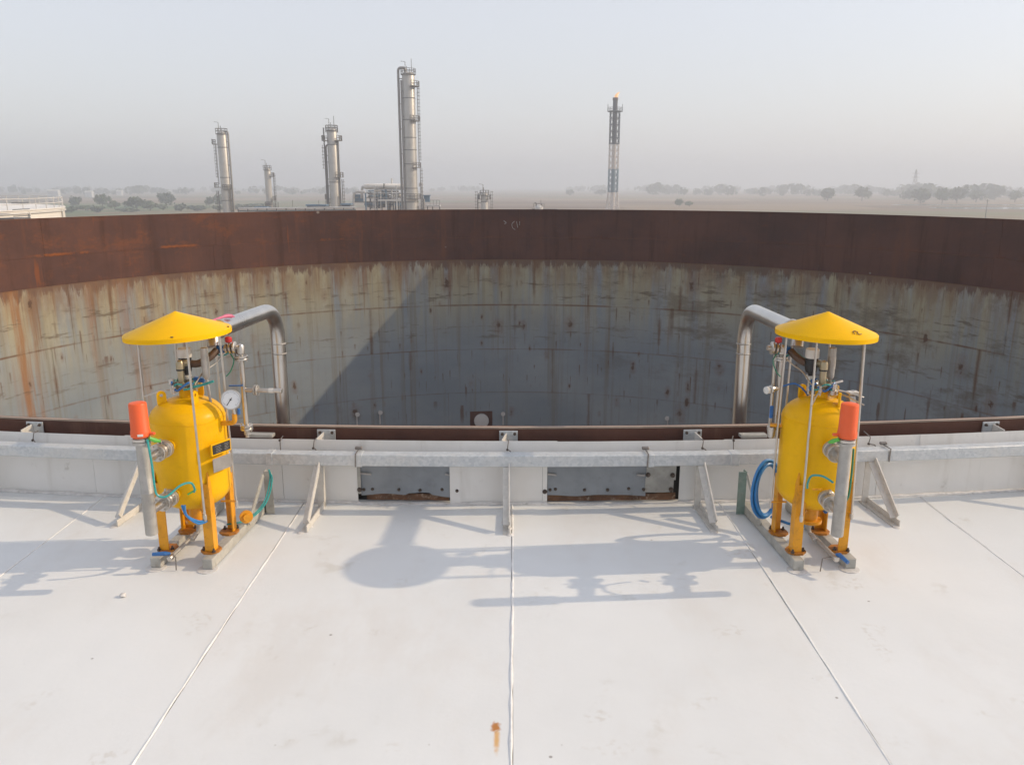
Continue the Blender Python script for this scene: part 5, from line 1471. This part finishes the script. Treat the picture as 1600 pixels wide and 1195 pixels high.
for a in (0.3, 2.2, 4.4): q.tube([(0, 0, 0.24), (0.10 * math.cos(a), 0.10 * math.sin(a), 0.40), (0.2 * math.cos(a), 0.2 * math.sin(a), 0.55)], [0.02, 0.014, 0.006], 5)
trunk_me = q.mesh('trunk'); trunk_me.materials.append(M['bark'])
def tree(px, d, w, h, kind, label, group, bushy=False):
    p_ = at(px, 300, d)
    t = empty('broadleaf_tree' if not bushy else 'bush', (p_.x, d, GZ), random.uniform(0, 6.28))
    tag(t, label, 'tree' if not bushy else 'bush', group)
    o = mk('crown', (bush if bushy else crowns)[kind % (3 if bushy else 4)], None, t); o.scale = (w * 1.12, w * 1.12, h * 1.08)
    o = mk('trunk', trunk_me, None, t); o.scale = (w * 0.9, w * 0.9, h * 0.8)
    return t
GL, GR = 'trees left of the columns', 'hazy trees on the right'
for (px, d, w, h, k, l) in ((116, 690, 8.6, 10.1, 1, 'small dark tree just right of the white storage tank'), (158, 680, 11.7, 10.9, 0, 'round tree second from the white storage tank'),
        (176, 640, 8.6, 7.0, 2, 'low tree leaning against the second tree from the white tank'), (211, 610, 12.5, 10.9, 3, 'widest dark tree midway between white tank and left column'),
        (232, 600, 11.7, 7.8, 2, 'low spreading tree right of the widest dark tree'), (258, 720, 14.0, 13.3, 1, 'tallest dark tree left of the leftmost column'),
        (326, 700, 7.0, 9.4, 3, 'slim tree just left of the leftmost column'), (342, 690, 9.4, 10.9, 0, 'tree half hidden behind the leftmost column')):
    tree(px, d, w, h, k, l, GL)
for (px, d, w, h, k, l) in ((1294, 980, 17.0, 17.0, 1, 'lone round hazy tree, left one of a pair on the right'), (1348, 980, 17.8, 17.8, 3, 'lone round hazy tree, right one of a pair on the right'),
        (1440, 840, 18.7, 17.0, 1, 'broad hazy tree first of the row right of the pair'), (1474, 830, 13.6, 15.3, 0, 'hazy tree second of the row right of the pair'), (1497, 860, 15.3, 17.8, 3, 'tallest hazy tree third of the row right of the pair'),
        (1527, 900, 14.4, 13.6, 2, 'hazy tree fourth of the row right of the pair'), (1555, 1050, 25.5, 20.4, 1, 'big pale tree behind the row near the right edge'), (1588, 900, 12.8, 12.8, 0, 'hazy tree at the right edge'),
        (1387, 1300, 13.6, 13.6, 2, 'faint far tree between the pair and the row'), (1062, 700, 6, 7, 0, 'small tree just right of the flare stack base'), (1078, 720, 8, 5, 2, 'low tree beside the small one right of the flare base'),
        (890, 1500, 15.3, 11.9, 1, 'faint far tree left of the flare stack'), (940, 1500, 18.7, 11.9, 3, 'faint far tree touching the flare stack')):
    tree(px, d, w, h, k, l, GR)
random.seed(11)
GB = 'bushes in the green field on the left'
names = ['behind the white tank railing', 'nearest the white storage tank', 'below the second tree from the white tank', 'before the widest dark tree', 'below the tallest dark tree', 'right of the tallest dark tree', 'between tallest tree and left column', 'at the foot of the leftmost column', 'right of the leftmost column', 'midway between the two left columns', 'left of the shortest column', 'behind the shortest column']
for i, (px, d) in enumerate(((108, 560), (134, 600), (148, 560), (190, 570), (252, 610), (280, 590), (303, 600), (338, 590), (372, 640), (388, 650), (402, 640), (412, 660))):
    tree(px, d, random.uniform(6, 12), random.uniform(4, 7), i, 'hazy green bush ' + names[i], GB, True)

# far woods: one mass each
def far_wood(name, label, spans, n, hmin, hmax, seed):
    r = np.random.default_rng(seed); vs_, fs_ = [], []
    for (px0, px1, d0, d1, dens) in spans:
        for i in range(int(n * dens)):
            px = r.uniform(px0, px1); d = r.uniform(d0, d1)
            if math.sin(px * 0.045 + d * 0.01) + math.sin(px * 0.11 + 2) < -0.9: continue
            c0 = at(px, 300, d); hh = r.uniform(hmin, hmax) * (0.7 + 0.5 * abs(math.sin(px * 0.031 + 1)))
            ww = hh * r.uniform(0.5, 0.9)
            for j in range(26):
                dv = r.normal(size=3); dv /= np.linalg.norm(dv); rr = r.uniform(0.5, 1.0)
                c_ = np.array([c0.x, d, GZ + hh * 0.55]) + dv * rr * np.array([ww, ww, hh * 0.48])
                u_ = np.cross(dv, [0.2, 0.3, 1.0]); u_ /= np.linalg.norm(u_); w_ = np.cross(dv, u_); s_ = hh * 0.22
                o = len(vs_)
                for a, b_ in ((-1, -0.4), (0.3, -1), (1, 0.4), (-0.3, 1)): vs_.append(tuple(c_ + u_ * s_ * a + w_ * s_ * b_))
                fs_.append((o, o + 1, o + 2, o + 3))
    me = bpy.data.meshes.new(name); me.from_pydata(vs_, [], fs_); me.materials.append(M['leaf_dark'])
    o = mk(name, me, None); o['kind'] = 'stuff'; o['label'] = label; o['category'] = 'woodland'
    return o
far_wood('far_wood', 'pale far woods fading into the haze along the left horizon', ((-150, 620, 1500, 2100, 0.9), (-200, 760, 2200, 3200, 1.0)), 190, 9, 16, 1)
far_wood('far_wood', 'pale far woods fading into the haze along the right horizon', ((1020, 1800, 1350, 1900, 0.9), (860, 1850, 2000, 3000, 1.1), (1400, 1800, 1000, 1300, 0.3)), 190, 10, 19, 2)

# far white houses
for i, (px, d, w, h, l) in enumerate(((84, 1250, 16, 6, 'tiny white house group nearest the left edge on the horizon'), (139, 1300, 11, 4, 'tiny long white house on the left horizon'), (187, 1500, 9, 4, 'tiny white house on the horizon above the tallest left tree'))):
    p_ = at(px, 300, d)
    t = empty('farm_house', (p_.x, d, GZ)); tag(t, l, 'house', 'white houses on the left horizon')
    MB().box((0, 0, h / 2 + 2), (w, 7, h + 4)).build('wall', M['house_white'], t, False)
    MB().prism([(-w / 2 - 0.4, -4, h + 4.01), (-w / 2 - 0.4, 4, h + 4.01), (-w / 2 - 0.4, 0, h + 5.6)], (w + 0.8, 0, 0)).build('roof', M['tank_white'], t, False)

# pylon and pole
def pylon(px, ytop, d, label):
    p_ = at(px, 300, d); H = at(px, ytop, d).z - GZ
    t = empty('power_pylon', (p_.x, d, GZ)); tag(t, label, 'pylon')
    def c_(i, z): k = 4.5 * (1 - z / H) ** 1.3 + 0.5; return Vector((k * (1 if i in (0, 3) else -1), k * (1 if i < 2 else -1), z))
    for i in range(4):
        lg = MB().tube([c_(i, z) for z in (0, H * 0.3, H * 0.6, H)], 0.35, 5).build('leg', M['refinery_steel'], t)
        for k in range(6):
            MB().cyl(c_(i, H * k / 6), c_((i + 1) % 4, H * (k + 1) / 6 * 0.999), 0.2, 4).build('brace', M['refinery_steel'], lg)
    for z in (0.72, 0.86):
        MB().bar((-6, 0, H * z), (6, 0, H * z), 0.6).build('cross_arm', M['refinery_steel'], t, False)
pylon(1428, 265, 1300, 'faint lattice pylon on the right horizon')
p_ = at(1545, 300, 430)
t = empty('utility_pole', (p_.x, 430, GZ)); tag(t, 'thin dark pole by the bright pond near the right edge', 'pole')
MB().cyl((0, 0, 0), (0, 0, at(1545, 312, 430).z - GZ), 0.22, 8, 0.15).build('shaft', M['refinery_dark'], t)
MB().bar((-0.9, 0, at(1545, 314, 430).z - GZ), (0.9, 0, at(1545, 314, 430).z - GZ), 0.14).build('cross_arm', M['refinery_dark'], t, False)

# ------------------------------------------------------------------ haze: even, pale air round everything
hz_ = NT('haze_air')
nt = hz_.t
nt.nodes.remove(hz_.b)
pv = nt.nodes.new('ShaderNodeVolumePrincipled')
pv.inputs['Color'].default_value = (0.79, 0.85, 0.935, 1)
pv.inputs['Density'].default_value = 0.00084
pv.inputs['Anisotropy'].default_value = 0.2
nt.links.new(pv.outputs[0], nt.nodes['Material Output'].inputs['Volume'])
HS, zb, zt = GS + 60, GZ - 1.0, 60.0
q = MB().box((0, 0, (zb + zt) / 2), (2 * HS, 2 * HS, zt - zb))
o = q.build('haze', hz_.mat, None, False); o['kind'] = 'stuff'; o['label'] = 'thin pale haze hanging over the whole plain'; o['category'] = 'haze'
